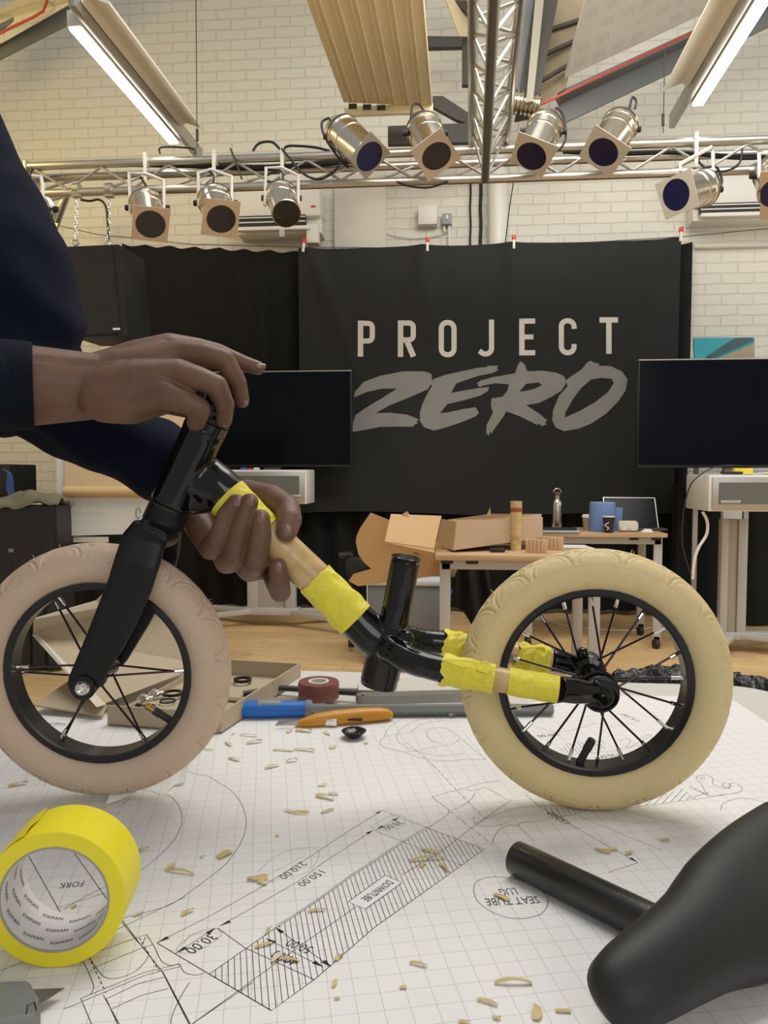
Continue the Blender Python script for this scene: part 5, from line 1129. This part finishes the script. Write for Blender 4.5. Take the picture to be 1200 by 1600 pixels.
# ============================================================ BALANCE BIKE
Cr = V((.159, .8624, T+.0013+.1478)); Cf = V((-.3979, .8375, .8665))
def axes(yaw, lean):
    n = V((math.sin(yaw)*math.cos(lean), -math.cos(yaw)*math.cos(lean), math.sin(lean))); d = V((math.cos(yaw), math.sin(yaw), 0))
    u = d.cross(n); u = u if u.z > 0 else -u
    return n, d, u
nr, dr, ur = axes(-.0248, -.0421); nf, df_, uf = axes(.1003, -.0721)
BK = thing('balance_bike', 'small black and bamboo balance bike being assembled on the table', 'bicycle', V((-.12, .85, T)))
def tyre_mesh(C, n, d, u, phase):
    NU, NV = 720, 96; cells = 17
    rings = []
    for i in range(NU):
        th = 2*PI*i/NU; rad = d*math.cos(th)+u*math.sin(th); ring = []
        cc = ((th/(2*PI)*cells+phase) % 1)-.5; xw = cc*2*PI*.14/cells       # metres from cell centre
        for j in range(NV):
            q_ = j/(NV/2)-1; ph = math.copysign(abs(q_)**1.0*(1.62 if abs(q_) < .8 else 1.62+(abs(q_)-.8)*(PI/.2-1.62/.2-4.0)*1.0) if False else (abs(q_)/.78*1.55 if abs(q_) < .78 else 1.55+(abs(q_)-.78)/.22*(PI-1.55)), q_); a_ = math.atan2(math.sin(ph), math.cos(ph)); v = abs(a_)*.0235   # metres from crown
            r = .0235; g = 0
            # scallop arcs
            dist = abs(math.hypot(xw, (v-.0262)*1.0)-.0225)
            if v < .0262: g = max(g, math.exp(-(dist/.0012)**2)*.0021)
            dist2 = abs(math.hypot(xw, (v-.0262))-.0165)
            if v < .022: g = max(g, math.exp(-(dist2/.0009)**2)*.0009)
            # shoulder line and bead lines
            g = max(g, math.exp(-((v-.0285)/.0008)**2)*.0006)
            # crown nicks
            if abs(abs(xw)-.021) < .0035 and .004 < v < .008: g = max(g, .0016)
            if abs(xw-.004*(1 if a_ > 0 else -1)) < .003 and .0015 < v < .0035: g = max(g, .0014)
            rr = r-g+.00025*noise.noise(V((th*30, a_*3, phase)))
            if abs(a_) > 2.62: rr = min(rr, .0205)
            R_0 = .1245
            ring.append(C+rad*(R_0+rr*math.cos(ph))+n*(rr*math.sin(ph)))
        rings.append(ring)
    m = MB().loft(rings, closed=True)
    for k in range(46):          # little moulding hairs
        th = random.uniform(0, 2*PI); ph = random.choice((-1, 1))*random.uniform(.0, 1.3) if k % 4 else 1.9
        rad = d*math.cos(th)+u*math.sin(th); o = rad*math.cos(ph)+n*math.sin(ph); p = C+rad*.1245+o*.0233
        m.tube([p, p+o*.002+u*.0005, p+o*.0045+d*random.uniform(-.001, .001)], [.0004, .0004, .0002], 5)
    return m
def wheel(C, n, d, u, tm, phase, spokes, hubw, valve, fl):
    rim = MB().lathe([(.0968, -.0125), (.0968, .0125), (.099, .0138), (.1100, .0138), (.1112, .0125), (.1108, .0105), (.1045, .009), (.1045, -.009), (.1108, -.0105), (.1112, -.0125), (.1100, -.0138), (.099, -.0138)], C, n, 160, ref=d, closed=True)
    w_ = mk('wheel', rim, RIM, BK, ang=30)
    mk('tyre', tyre_mesh(C, n, d, u, phase), tm, w_, ang=60)
    tx = MB()
    for txt, am, Lw, hh in (('12 1/2 x 1.75 x 2 1/4', 100, .085, .0055), ('(47-203)', 62, .038, .006)):
        def tf(a, b, am=am, Lw=Lw):
            th = R(am)-(a-Lw/2)/.117; rad = d*math.cos(th)+u*math.sin(th); ph = 2.30-b/.0235
            return C+rad*(.1245+.0237*math.cos(ph))+n*(.0237*math.sin(ph))
        put_text(tx, txt, None, (1, 0, 0), (0, 0, 1), Lw, hh, fn=tf)
    mk('sidewall_lettering', tx, tm, w_, 'raised size lettering on the tyre sidewall')
    hub = MB().lathe([(.006, -hubw), (.0075, -hubw), (.0075, -fl-.004), (fl*.65, -fl-.003), (fl*.68, -fl+.001), (.012, -fl+.004), (.0115, 0), (.012, fl-.004), (fl*.68, fl-.001), (fl*.65, fl+.003), (.0075, fl+.004), (.0075, hubw), (.006, hubw)], C, n, 40)
    mk('hub', hub, GLOSS, w_)
    P = lambda r, a_, o: C+n*o+(d*math.cos(a_)+u*math.sin(a_))*r
    for ang, side, off in spokes:
        a_ = R(ang); A = P(fl*.60, a_+off, side*fl*.98); B = P(.0975, a_, side*.002); dr_ = (A-B).normalized()
        s = mk('spoke', MB().cyl(B, A, .00125, n=8), SPOKE, w_)
        mk('nipple', MB().cyl(B-dr_*.002, B+dr_*.013, .0021, n=8), CHROME, w_)
    a_ = R(valve[0]); A = P(.0965, a_, 0); B = P(.0965-valve[1], a_+valve[2], .004)
    mk('valve', MB().tube([A, A.lerp(B, .55), A.lerp(B, .56), A.lerp(B, .9), B], [.0045, .0042, .0050, .0048, .0042], 12), valve[3], w_)
    if len(valve) > 4: mk('valve_stem', MB().cyl(B, B+(B-A).normalized()*.010, .004, n=12), valve[4], w_)
    return w_
sp = []
for k in range(20): sp.append((k*18+3, 1 if k % 2 else -1, .42 if (k//2) % 2 else -.42))
wheel(Cr, nr, dr, ur, TY_R, .25, sp, .052, (262, .030, .13, RUBK), .028)
sp = []
for k in range(6):
    for s_ in (-1, 1): sp.append((k*60+s_*1.2-1, s_, 0))
wheel(Cf, nf, df_, uf, TY_F, .6, sp, .045, (-38, .022, 0, RUBK, mat('brass', (.45, .28, .08), .3, 1)), .020)
# ---- fork
Pf = lambda x, y, off=0: onp(x, y, Cf+nf*off, nf)
def fp(x, y, o): return Pf(x, y, o)
def rsec(c, X, Y, a, b, n=28, e=2.6):
    out = []
    for i in range(n):
        t_ = 2*PI*i/n; cs, sn = math.cos(t_), math.sin(t_)
        out.append(c+X*a*math.copysign(abs(cs)**(2/e), cs)+Y*b*math.copysign(abs(sn)**(2/e), sn))
    return out
Bn = [(238, 822, .020, .020, .012), (226, 842, .034, .0235, .0085), (214, 880, .044, .0240, .0068), (203, 915, .0465, .0238, .006), (186, 955, .048, .0228, .006), (165, 1000, .049, .0208, .006), (147, 1035, .0495, .0188, .0058), (131, 1066, .050, .0170, .0055)]
FM = MB()
def blade(sg):
    C3 = []
    for x, y, o, hw, th in Bn:
        p = Pf(x, y, o)                      # near blade from the photo, far one mirrored in the wheel plane
        if sg < 0: p = p-nf*2*(p-Cf).dot(nf)
        C3.append((p, hw, th))
    m = MB(); rings = []
    for i, (p, hw, th) in enumerate(C3):
        a_ = C3[max(0, i-1)][0]; b_ = C3[min(len(C3)-1, i+1)][0]; t_ = (b_-a_); t_ = (t_-nf*t_.dot(nf)).normalized(); X = t_.cross(nf).normalized()
        rings.append(rsec(p, X, nf, hw, th, e=3.2))
    p, hw, th = C3[-1]; t_ = (C3[-1][0]-C3[-2][0]).normalized(); X = t_.cross(nf).normalized()
    for k in (.45, .75, .92, .99):
        rings.append(rsec(p+t_*hw*k, X, nf, hw*math.sqrt(1-k*k), th, e=3.2))
    return m.loft(rings)
for sg in (1, -1): b_ = blade(sg); FM.add(b_.v, b_.f)
h0, h1 = Pf(265, 791), Pf(252, 826)
FM.tube([Pf(267, 788), Pf(262, 800), Pf(254, 818), Pf(248, 832)], [.0222, .0232, .0235, .020], 32)
FM.loft([rsec(Pf(250, 830)+nf*o, (Pf(250, 830)-h0).normalized().cross(nf).normalized(), (Pf(250, 830)-h0).normalized(), a, b) for o, a, b in ((-.034, .018, .010), (-.02, .021, .014), (0, .022, .015), (.02, .021, .014), (.034, .018, .010))])
fm = remesh(FM, .0014, 5)
fk = mk('fork', None, MATTE, BK, me=fm, ang=60)
bc = Pf(128, 1073, .057)
bc = Cf+nf*.0575
mk('axle_washer', MB().lathe([(.004, -.003), (.0135, -.003), (.0135, .0005), (.010, .0015), (.004, .0015)], bc, nf, 32), GLOSS, fk)
mk('axle_bolt', MB().lathe([(.004, -.002), (.0085, .0), (.0082, .002), (.0062, .0045), (.0035, .0052), (.0033, .002), (.0001, .002)], bc+nf*.001, nf, 28), CHROME, fk)
# ---- frame
nb = V((-.03, -1, -.055)).normalized(); Cb = V((-.12, .849, .8625))
Pb = lambda x, y, off=0: onp(x, y, Cb+nb*off, nb)
Hn = nf
H = lambda x, y: Pf(x, y)
ht0, ht1 = H(265.5, 789), H(321, 668)
hd = (ht1-ht0).normalized()
HT = MB().lathe([(.001, 0), (.0226, 0), (.0231, .002), (.0231, .06), (.0232, (ht1-ht0).length-.01), (.0245, (ht1-ht0).length-.002), (.0245, (ht1-ht0).length), (.001, (ht1-ht0).length)], ht0, hd, 48)
dts = [(300, 722, .022), (340, 760, .0245), (356, 776, .0245)]
HT.tube([Pb(284, 752), Pb(316, 752), Pb(338, 768)], [.020, .026, .0245], 32)
HT.tube([Pb(283, 776), Pb(306, 776), Pb(332, 778)], [.018, .0205, .017], 28)
HT.tube([Pb(x, y) for x, y, r in dts]+[Pb(360, 780)], [.020, .0245, .0243, .0225], 48)
hm = remesh(HT, .0015, 26)
hl = mk('head_lug', None, GLOSS, BK, me=hm, ang=170)
mk('lower_ring', MB().lathe([(.0215, -.003), (.0226, -.0028), (.0230, -.0012), (.0226, .0002), (.0215, .0002)], ht0-hd*.0005, hd, 48, closed=True), PLK, hl)
L_ = (ht1-ht0).length
tc_ = H(331, 660); 
cupd = hd
mk('headset_cup', MB().lathe([(.021, -.006), (.0235, -.005), (.0238, .004), (.0228, .0046), (.0235, .0055), (.0232, .011), (.020, .014), (.016, .018), (.015, .024)], ht1+hd*.003, hd, 48), GLOSS, hl)
mk('steerer_tube', MB().lathe([(.010, 0), (.0143, 0), (.0143, .026), (.0125, .028), (.010, .028)], ht1+hd*.018, hd, 40), GLOSS, fk)
def wrap(name, pts, rs, m, par, wr=.0008, seed=0, n=64, sub=40, ragged=0):
    """tape sleeve following the tube with small wrinkles"""
    P0, P1 = pts; r0, r1 = rs; ax_ = (P1-P0).normalized(); u_, v_ = perp(ax_); L = (P1-P0).length
    def f(i, j):
        a_ = 2*PI*j; e = ragged*noise.noise(V((math.cos(a_)*2, math.sin(a_)*2, seed)))*(1-i); t_ = (i*L)+e
        w2 = wr*(noise.noise(V((math.cos(a_)*2.5+i*5, math.sin(a_)*2.5, seed+i*3)))*1.4+.8*abs(math.sin(a_*2+i*7+seed))**6)
        return P0+ax_*t_+(u_*math.cos(a_)+v_*math.sin(a_))*(r0+(r1-r0)*i+w2)
    g = MB(); g.grid(f, sub, n); 
    g.grid(lambda i, j: f(i, j)-(u_*math.cos(2*PI*j)+v_*math.sin(2*PI*j))*.0012, sub, n)
    return mk(name, g, m, par, ang=60)
d0, d1 = Pb(352, 772), Pb(560, 968)
dt = mk('down_tube', MB().tube([Pb(350, 770), Pb(400, 818), Pb(450, 866), Pb(492, 904), Pb(546, 957)], [.0212, .0212, .0208, .0200, .0205], 48), BAMBOO, BK)
wrap('masking_tape', (Pb(355, 777), Pb(392, 812)), (.0250, .0228), YTAPE, dt, .0003, 1)
# second spiral strip: visible yellow edge along the upper side
w2a, w2b = Pb(388, 808), Pb(414, 832)
wrap('masking_tape', (w2a, w2b), (.0226, .0222), YTAPE, dt, .0003, 5)
wrap('masking_tape', (Pb(492, 903.5), Pb(555, 968)), (.0217, .0232), YTAPE, dt, .0009, 3, ragged=.003)
# characters stamped on bamboo
st = MB(); put_text(st, 'I T', None, (1, 0, 0), (0, 0, 1), .004, .003, fn=lambda a_, b: Pb(450, 864, .0214)+V((a_, 0, b-.3*a_)))
mk('stamp', st, mat('stamp_brown', (.16, .09, .04), .7), dt)
# bottom lug with seat tube and stays
lug = MB()
def tb_(pts, rs, n=40): lug.tube(pts, rs, n)
tb_([Pb(540, 952), Pb(560, 972), Pb(585, 996), Pb(605, 1015)], [.0212, .0215, .0225, .019])
tb_([Pb(634, 874), Pb(622, 940), Pb(612, 995), Pb(606, 1020)], [.0163, .0163, .0170, .0175])
tb_([Pb(606, 1000), Pb(598, 1040), Pb(592, 1068)], [.0215, .0212, .0215])
near = [(600, 1006, .004, .017), (618, 1019, .020, .0158), (640, 1031, .032, .0148), (665, 1039, .040, .0142), (700, 1048, .044, .0138), (740, 1055, .046, .0136)]
far = [(608, 992, -.004, .016), (625, 996, -.020, .0152), (648, 1000, -.033, .0146), (672, 1003, -.041, .0142), (700, 1005, -.045, .0138), (730, 1010, -.047, .0136)]
for S in (near, far): tb_([V(p) for p in spline([Pb(x, y, o) for x, y, o, r in S], 4)], [S[min(len(S)-1, i//4)][3] for i in range(len(spline([Pb(x, y, o) for x, y, o, r in S], 4)))], 32)
lug.ball(Pb(632, 1000, .012), .012, n=10)
lm = remesh(lug, .0015, 16)
# open the seat tube mouth and notch the lower stub
bm = bmesh.new(); bm.from_mesh(lm)
sa = Pb(634, 874); sax = (Pb(634, 874)-Pb(622, 940)).normalized()
dele = [f for f in bm.faces if (f.calc_center_median()-sa).length < .0145 and (f.calc_center_median()-sa).dot(sax) > -.004]
nc = Pb(613, 1076, .004)
dele += [f for f in bm.faces if (f.calc_center_median()-nc).dot(nc-nc) == 0 and math.hypot((f.calc_center_median()-nc).dot(V((1, 0, 0))), (f.calc_center_median()-nc).z) < .0105 and f not in dele]
bot = Pb(592, 1068); bax = (bot-Pb(598, 1040)).normalized()
dele += [f for f in bm.faces if (f.calc_center_median()-bot).dot(bax) > -.003 and ((f.calc_center_median()-bot)-bax*(f.calc_center_median()-bot).dot(bax)).length < .019 and f not in dele]
bmesh.ops.delete(bm, geom=list(set(dele)), context='FACES'); bm.to_mesh(lm); bm.free()
lg = mk('seat_lug', None, GLOSS, BK, me=lm, ang=170)
mk('seat_tube_mouth', MB().lathe([(.0163, .0015), (.0145, .0015), (.0145, -.05), (.0140, -.05), (.0140, .0), (.0150, .003), (.0163, .0025)], sa, sax, 40), GLOSS, lg)
mk('seat_tube_bore', MB().lathe([(.0139, -.045), (.0001, -.045)], sa, sax, 24), PLK, lg)
mk('stub_bore', MB().lathe([(.0185, -.03), (.0195, .0015), (.0205, .0015), (.0200, -.03)], bot, bax, 40, closed=True), GLOSS, lg)
def stay(nm, S, a, b):
    q = spline([Pb(x, y, o) for x, y, o, r in S], 6); rs = []
    for i in range(len(q)): rs.append(S[min(len(S)-1, i//6)][3])
    return mk(nm, MB().tube(q, rs, 32), BAMBOO, BK)
Sn = [(730, 1053, .0455, .0128), (780, 1062, .047, .0128), (830, 1070, .048, .0128), (868, 1076, .049, .0128)]
Sf = [(725, 1009, -.047, .0128), (780, 1018, -.048, .0128), (830, 1027, -.049, .0128), (862, 1032, -.049, .0128)]
s1 = stay('chain_stay', Sn, 0, 0); s2 = stay('chain_stay', Sf, 0, 0)
wrap('masking_tape', (Pb(692, 1046, .0435), Pb(772, 1061, .047)), (.0162, .0146), YTAPE, s1, .0012, 11, ragged=.007)
wrap('masking_tape', (Pb(794, 1064.5, .047), Pb(872, 1077, .049)), (.0140, .0142), YTAPE, s1, .0005, 13)
wrap('masking_tape', (Pb(692, 1004, -.044), Pb(742, 1012, -.047)), (.0158, .0148), YTAPE, s2, .0011, 17, ragged=.004)
wrap('masking_tape', (Pb(806, 1023, -.048), Pb(858, 1031, -.049)), (.0142, .0148), YTAPE, s2, .0022, 19, ragged=.006)
def tab(pts, off, nm='loose_tape'): return mk(nm, MB().prism([Pb(x, y, o) for x, y, o in pts], (0, .0006, 0)), YTAPE, s1, ang=20)
tab([(690, 1030, .058), (742, 1032, .056), (748, 1044, .06), (722, 1042, .062), (700, 1052, .060)], 0)
tab([(742, 1036, .058), (760, 1032, .054), (772, 1046, .056), (760, 1052, .061), (746, 1048, .062)], 0)
mk('loose_tape', MB().prism([Pb(x, y, -.046) for x, y in ((690, 992), (704, 985), (726, 986), (742, 984), (738, 1000), (700, 998))], (0, .0006, 0)), mat('orange_tint_tape', (.78, .50, .02), .5, bump=.4, bscale=120), s2, ang=20)
mk('loose_tape', MB().prism([Pb(x, y, -.040) for x, y in ((815, 1012), (850, 1011), (862, 1028), (848, 1028), (835, 1022), (820, 1020))], (0, .0006, 0)), YTAPE, s2, ang=20)
# drop-outs
for sg, c0, nm in ((1, (876, 1077, .049), 'dropout'), (-1, (862, 1032, -.049), 'dropout')):
    hubp = Cr+nr*.046*sg
    m = MB(); a_ = Pb(*c0); mid = a_.lerp(hubp, .55)
    m.tube([a_-(hubp-a_)*.05, a_.lerp(hubp, .35), mid, hubp], [.0132, .0134, .0125, .011], 28)
    m.lathe([(.001, -.006), (.019, -.006), (.0195, -.004), (.0195, .004), (.019, .006), (.001, .006)], hubp, nr*sg, 40)
    dm = remesh(m, .0014, 6); dp_ = mk(nm, None, GLOSS, BK, me=dm, ang=60)
    e = hubp+nr*sg*.006
    mk('washer', MB().lathe([(.004, 0), (.0135, 0), (.0135, .0015), (.012, .003), (.004, .003)], e, nr*sg, 32), PLK, dp_)
    mk('axle_nut', MB().lathe([(.009, .003), (.0095, .005), (.0085, .008), (.0055, .0085), (.0055, .014), (.0045, .016), (.0001, .016)], e, nr*sg, 24), GLOSS, dp_)
mk('hub_boss', MB().ball(Cr-nr*.030+ur*.022-dr*.008, .0072, n=10), GLOSS, BK)
mk('hub_cover', MB().lathe([(.010, .030), (.0205, .030), (.0215, .032), (.0215, .037), (.020, .0385), (.010, .0385)], Cr, nr, 40, closed=True), GLOSS, BK)
mk('hub_cover', MB().lathe([(.010, -.030), (.0185, -.030), (.0195, -.032), (.0195, -.037), (.018, -.0385), (.010, -.0385)], Cr, nr, 40, closed=True), GLOSS, BK)
# ============================================================ SADDLE SHELL
N_ = pd_.copy(); h_ = V((0, 0, 1)).cross(N_).normalized()
if h_.x < 0: h_ = -h_
J = V((.158, .646, 0)); Wv = (-.78*N_+V((0, 0, .62))).normalized(); Mv = (.62*N_+V((0, 0, .78))).normalized()
def sp_pt(t, n, z): return V((J.x, J.y, 0))+h_*t+N_*n+V((0, 0, z))
prof_s = [(0.0, .004, .003), (.012, .014, .010), (.04, .022, .016), (.10, .027, .021), (.22, .031, .025), (.34, .036, .027), (.46, .046, .029), (.58, .052, .030), (.70, .056, .031), (.82, .058, .031), (.91, .058, .029), (.965, .050, .022), (.99, .032, .013), (1.0, .006, .004)]
rings = []
for s_, w_, h in prof_s:
    c = sp_pt(-.112, .040, T+.030).lerp(sp_pt(.205, .066, T+.036), s_)+V((-.009, -.050, 0))+Mv*(.004*math.sin(PI*s_)-.002)
    ring_ = []
    for k in range(36):
        a_ = 2*PI*k/36; cs, sn = math.cos(a_), math.sin(a_)
        if sn >= 0: q = Wv*w_*cs+Mv*h*(sn**.9)
        else: q = Wv*w_*cs*(1-.12*abs(sn))+Mv*(-min(.020, h*.95)*(abs(sn)**.45))
        ring_.append(c+q)
    rings.append(ring_)
def resample(rs, k=3):
    out = []; n = len(rs[0]); cols = [spline([r[j] for r in rs], k) for j in range(n)]
    return [[V(cols[j][i]) for j in range(n)] for i in range(len(cols[0]))]
sad = MB().loft(resample(rings))
SADM = mat('matte_black_saddle', (.020, .020, .0195), .5, spec=.35, bump=.05, bscale=500)
shell = mk('shell', sad, SADM, sd_, ang=80)
mn = min(v.co.z for v in shell.data.vertices)+WL[sd_.name].z
for v in shell.data.vertices: v.co.z += (T+.0015-mn)
# ============================================================ PERSON
PS = thing('person', 'person in navy sweatshirt standing at left, both dark-skinned hands working on the bike', 'person', V((-.88, .92, 0)))
def yp(q): return (ony(q[0], q[1], q[2]), q[3])
def chain_(m, pts, n=20):
    for (a, ra), (b, rb) in zip(pts, pts[1:]):
        m.cyl(a, b, ra, rb, n)
    for a, ra in pts: m.ball(a, ra*1.0, n=9)
def Hc(m, *pts): chain_(m, [yp(p) for p in pts])
NH = MB()
Hc(NH, (-70, 588, .74, .036), (45, 583, .782, .030), (150, 582, .80, .0205))
Hc(NH, (-70, 618, .745, .034), (45, 622, .787, .030), (150, 624, .80, .0215))
Hc(NH, (45, 603, .782, .037), (110, 605, .795, .033), (155, 603, .80, .027), (200, 600, .80, .027))
Hc(NH, (150, 580, .815, .020), (215, 560, .83, .0205), (266, 546, .843, .0185))
Hc(NH, (150, 590, .80, .021), (215, 575, .81, .0215), (280, 555, .82, .0178))
Hc(NH, (150, 605, .79, .021), (215, 595, .79, .022), (277, 584, .795, .0165))
Hc(NH, (150, 622, .785, .020), (210, 622, .785, .0215), (255, 615, .785, .0165))
Hc(NH, (165, 630, .80, .0215), (205, 632, .80, .0215), (250, 628, .80, .015))
Hc(NH, (195, 628, .82, .018), (262, 628, .845, .014), (305, 640, .855, .0115), (330, 652, .855, .0098))
Hc(NH, (255, 615, .785, .0165), (290, 628, .782, .0128), (312, 639, .785, .0118), (306, 660, .798, .0100))
Hc(NH, (277, 584, .795, .0165), (310, 592, .788, .0132), (338, 603, .79, .0120), (351, 632, .80, .0106), (350, 656, .815, .0090))
Hc(NH, (280, 555, .82, .0178), (318, 554, .818, .0134), (350, 562, .82, .0118), (371, 597, .83, .0102), (378, 626, .842, .0086))
Hc(NH, (266, 546, .843, .0185), (305, 545, .855, .0130), (340, 552, .862, .0113), (380, 568, .868, .0094), (403, 575, .872, .0082))
Hc(NH, (120, 596, .80, .026), (190, 580, .812, .0245), (255, 558, .828, .0175))
Hc(NH, (120, 610, .797, .026), (190, 606, .795, .0255), (250, 592, .797, .0185))
nh = remesh(NH, .0013, 12, .5)
FH = MB()
Hc(FH, (130, 680, 1.0, .036), (262, 745, .955, .027), (300, 795, .92, .024))
Hc(FH, (280, 770, .93, .024), (318, 812, .90, .0215), (352, 852, .882, 0.0215), (400, 884, .875, 0.0175))
Hc(FH, (290, 780, .92, .022), (350, 800, .915, .022), (420, 858, .900, 0.0215), (432, 890, .885, 0.0169))
Hc(FH, (300, 795, .90, .022), (318, 830, .868, 0.0175), (330, 856, .848, 0.0141), (341, 844, .822, 0.0119), (353, 806, .813, 0.0106), (369, 785, .815, 0.0096))
Hc(FH, (345, 840, .88, 0.0203), (355, 878, .852, 0.0141), (366, 866, .821, 0.0127), (379, 814, .812, 0.0110), (390, 784, .814, 0.0097))
Hc(FH, (380, 870, .88, 0.0181), (391, 890, .850, 0.0145), (400, 878, .820, 0.0136), (408, 836, .810, 0.0115), (408, 810, .812, 0.0099))
Hc(FH, (425, 880, .885, 0.0169), (434, 912, .862, 0.0136), (438, 925, .836, 0.0118), (436, 906, .820, 0.0112), (434, 886, .819, 0.0099))
Hc(FH, (325, 800, .905, 0.0215), (385, 772, .893, 0.0175), (425, 778, .876, 0.0156), (449, 794, .852, 0.0145), (453, 812, .832, 0.0136), (448, 830, .822, 0.0118))
fh = remesh(FH, .0013, 4, .5)
BD = MB()
def Bc(*pts): chain_(BD, [(V(p[:3]), p[3]) for p in pts], 24)
Bc((-.86, .92, .95, .13), (-.85, .92, 1.15, .12), (-.82, .92, 1.36, .14), (-.76, .92, 1.52, .065), (-.73, .92, 1.60, .055))
Bc((-.84, .80, 1.46, .055), (-.80, .80, 1.40, .05)); Bc((-.72, 1.03, 1.46, .055), (-.80, .98, 1.42, .08))
for sy in (-1, 1):
    Bc((-.88, .92+sy*.09, .93, .085), (-.87, .92+sy*.10, .50, .055), (-.89, .92+sy*.10, .09, .038))
    Bc((-.90, .92+sy*.10, .04, .034), (-.78, .92+sy*.12, .028, .028))
BD.ball((-.70, .92, 1.695), .098, (1.0, .80, 1.22)); BD.ball((-.65, .92, 1.645), .06, (1, .85, .9))
BD.ball((-.597, .92, 1.675), .016, (1, .8, 1.3)); BD.ball((-.60, .92, 1.635), .022, (.8, 1.1, .5))
for sy in (-1, 1): BD.ball((-.71, .92+sy*.083, 1.68), .026, (.7, .4, 1.2))
bd = remesh(BD, .008, 5)
body = mk('body', join_meshes([bd, nh, fh]), SKIN, PS, ang=80)
NAILM = mat('nail', (.22, .115, .085), .28, coat=.3)
def nail(px, py, y, ang, L=.0115, W_=.0085, nrm=(0, -1, .1)):
    c = ony(px, py, y); n_ = V(nrm).normalized(); up = V((math.sin(R(ang)), 0, math.cos(R(ang)))); up = (up-n_*up.dot(n_)).normalized(); s_ = up.cross(n_)
    def f(u, v):
        a_ = (u-.5)*1.9; b_ = (v-.5)*2; wd = W_*.5*(1-.12*b_*b_)
        return c+s_*math.sin(a_)*wd*1.15+up*(b_*L*.5*(1-.12*(2*u-1)**2))+n_*(math.cos(a_)-1)*W_*.42-n_*.0006*b_*b_
    mk('nail', MB().grid(f, 10, 10, -n_*.0008), NAILM, body, ang=60)
nail(370, 783, .8034, 14, .0115, .0092); nail(390, 782, .8026, 8, .0118, .0095); nail(407, 809, .8006, 0, .0118, .0095); nail(434, 887, .8074, -4, .0112, .0090); nail(447, 828, .8086, 170, .0130, .0112)
nail(408, 570, .8655, 68, .011, .0075, (.35, -.75, .55))
nail(385, 628, .836, 172, .009, .007, (.85, -.5, 0)); nail(353, 661, .8095, 170, .008, .007, (.75, -.65, -.1))
# clothes
SW = MB()
def Sw(*pts): chain_(SW, [yp(p) for p in pts], 28)
def Sc(*pts): chain_(SW, [(V(p[:3]), p[3]) for p in pts], 28)
Sw((-105, 205, 1.02, .095), (-52, 300, 1.01, .088), (2, 400, 1.0, .083), (34, 490, 1.0, .080), (40, 560, 1.0, .078), (70, 612, 1.0, .072), (130, 652, .995, .064), (195, 696, .985, .056), (240, 715, .975, .057), (258, 727, .965, .055))
Sw((40, 560, 1.0, .078), (20, 620, 1.0, .055))
Sc((-.84, .80, 1.47, .085), (-.74, .76, 1.30, .072), (-.635, .735, 1.17, .066))
P_e = V((-.635, .735, 1.17)); q1, q2 = ony(-60, 602, .745), ony(36, 603, .783)
chain_(SW, [(P_e, .066), (q1, .051), (ony(-6, 602, .768), .0475)], 28)
Sc((-.86, .92, .93, .155), (-.86, .92, 1.12, .145), (-.83, .92, 1.34, .155), (-.78, .92, 1.48, .10), (-.76, .92, 1.53, .075))
Sc((-.83, .92, 1.36, .15), (-.84, .80, 1.46, .09)); Sc((-.80, .92, 1.40, .14), (-.70, 1.01, 1.49, .10))
sw2 = remesh(SW, .006, 8, .5)
for _ in range(1):
    me = sw2; me.update()
    ns = [v.normal.copy() for v in me.vertices]
    for v, n_ in zip(me.vertices, ns):
        p = v.co; q = p*1.0
        f_ = .010*noise.noise(V((p.x*9, p.y*9, p.z*7)))+.005*noise.noise(V((p.x*24+3, p.y*18, p.z*16)))
        # diagonal gather folds around the far elbow
        e = ony(60, 600, 1.0); dd = (p-e).length
        f_ += .007*math.sin((p.x*.8+p.z*1.1)*75+2.5*noise.noise(p*8))*math.exp(-(dd/.16)**2)
        if (p-q2).length < .10: f_ *= .25
        v.co = p+n_*f_
swo = mk('sweatshirt', None, NAVY, PS, me=sw2, ang=80)
ca = V((.88, .47, .0)).normalized()
mk('cuff', MB().lathe([(.034, -.05), (.0470, -.05), (.0485, -.04), (.0480, -.02), (.0468, .008), (.0450, .0105), (.040, .0095), (.036, -.02)], q2, ca, 64), mat('navy_rib', (.005, .0065, .013), .95, spec=.2, bump=.2, bscale=500), swo, ang=60)
TRM = MB()
for sy in (-1, 1):
    chain_(TRM, [(V((-.88, .92+sy*.085, .95)), .11), (V((-.87, .92+sy*.10, .5)), .078), (V((-.89, .92+sy*.10, .12)), .062)], 24)
chain_(TRM, [(V((-.87, .87, .96)), .12), (V((-.87, .97, .96)), .12)], 24)
mk('trousers', None, mat('dark_denim', (.02, .025, .04), .85), PS, me=remesh(TRM, .009, 6), ang=80)
for sy in (-1, 1):
    m = MB(); chain_(m, [(V((-.92, .92+sy*.10, .05)), .048), (V((-.80, .92+sy*.12, .04)), .038), (V((-.76, .92+sy*.12, .035)), .032)]); mk('shoe', None, PLK, PS, me=remesh(m, .006, 4))
HR_ = MB(); HR_.ball((-.715, .92, 1.725), .104, (1.0, .84, 1.05)); hm_ = remesh(HR_, .006, 2)
mk('hair', None, mat('black_hair', (.01, .008, .007), .9, bump=.5, bscale=150), PS, me=hm_)
for sy in (-1, 1): mk('eye', MB().ball((-.612, .92+sy*.032, 1.70), .0115), mat('eye_white', (.6, .58, .55), .3), body)
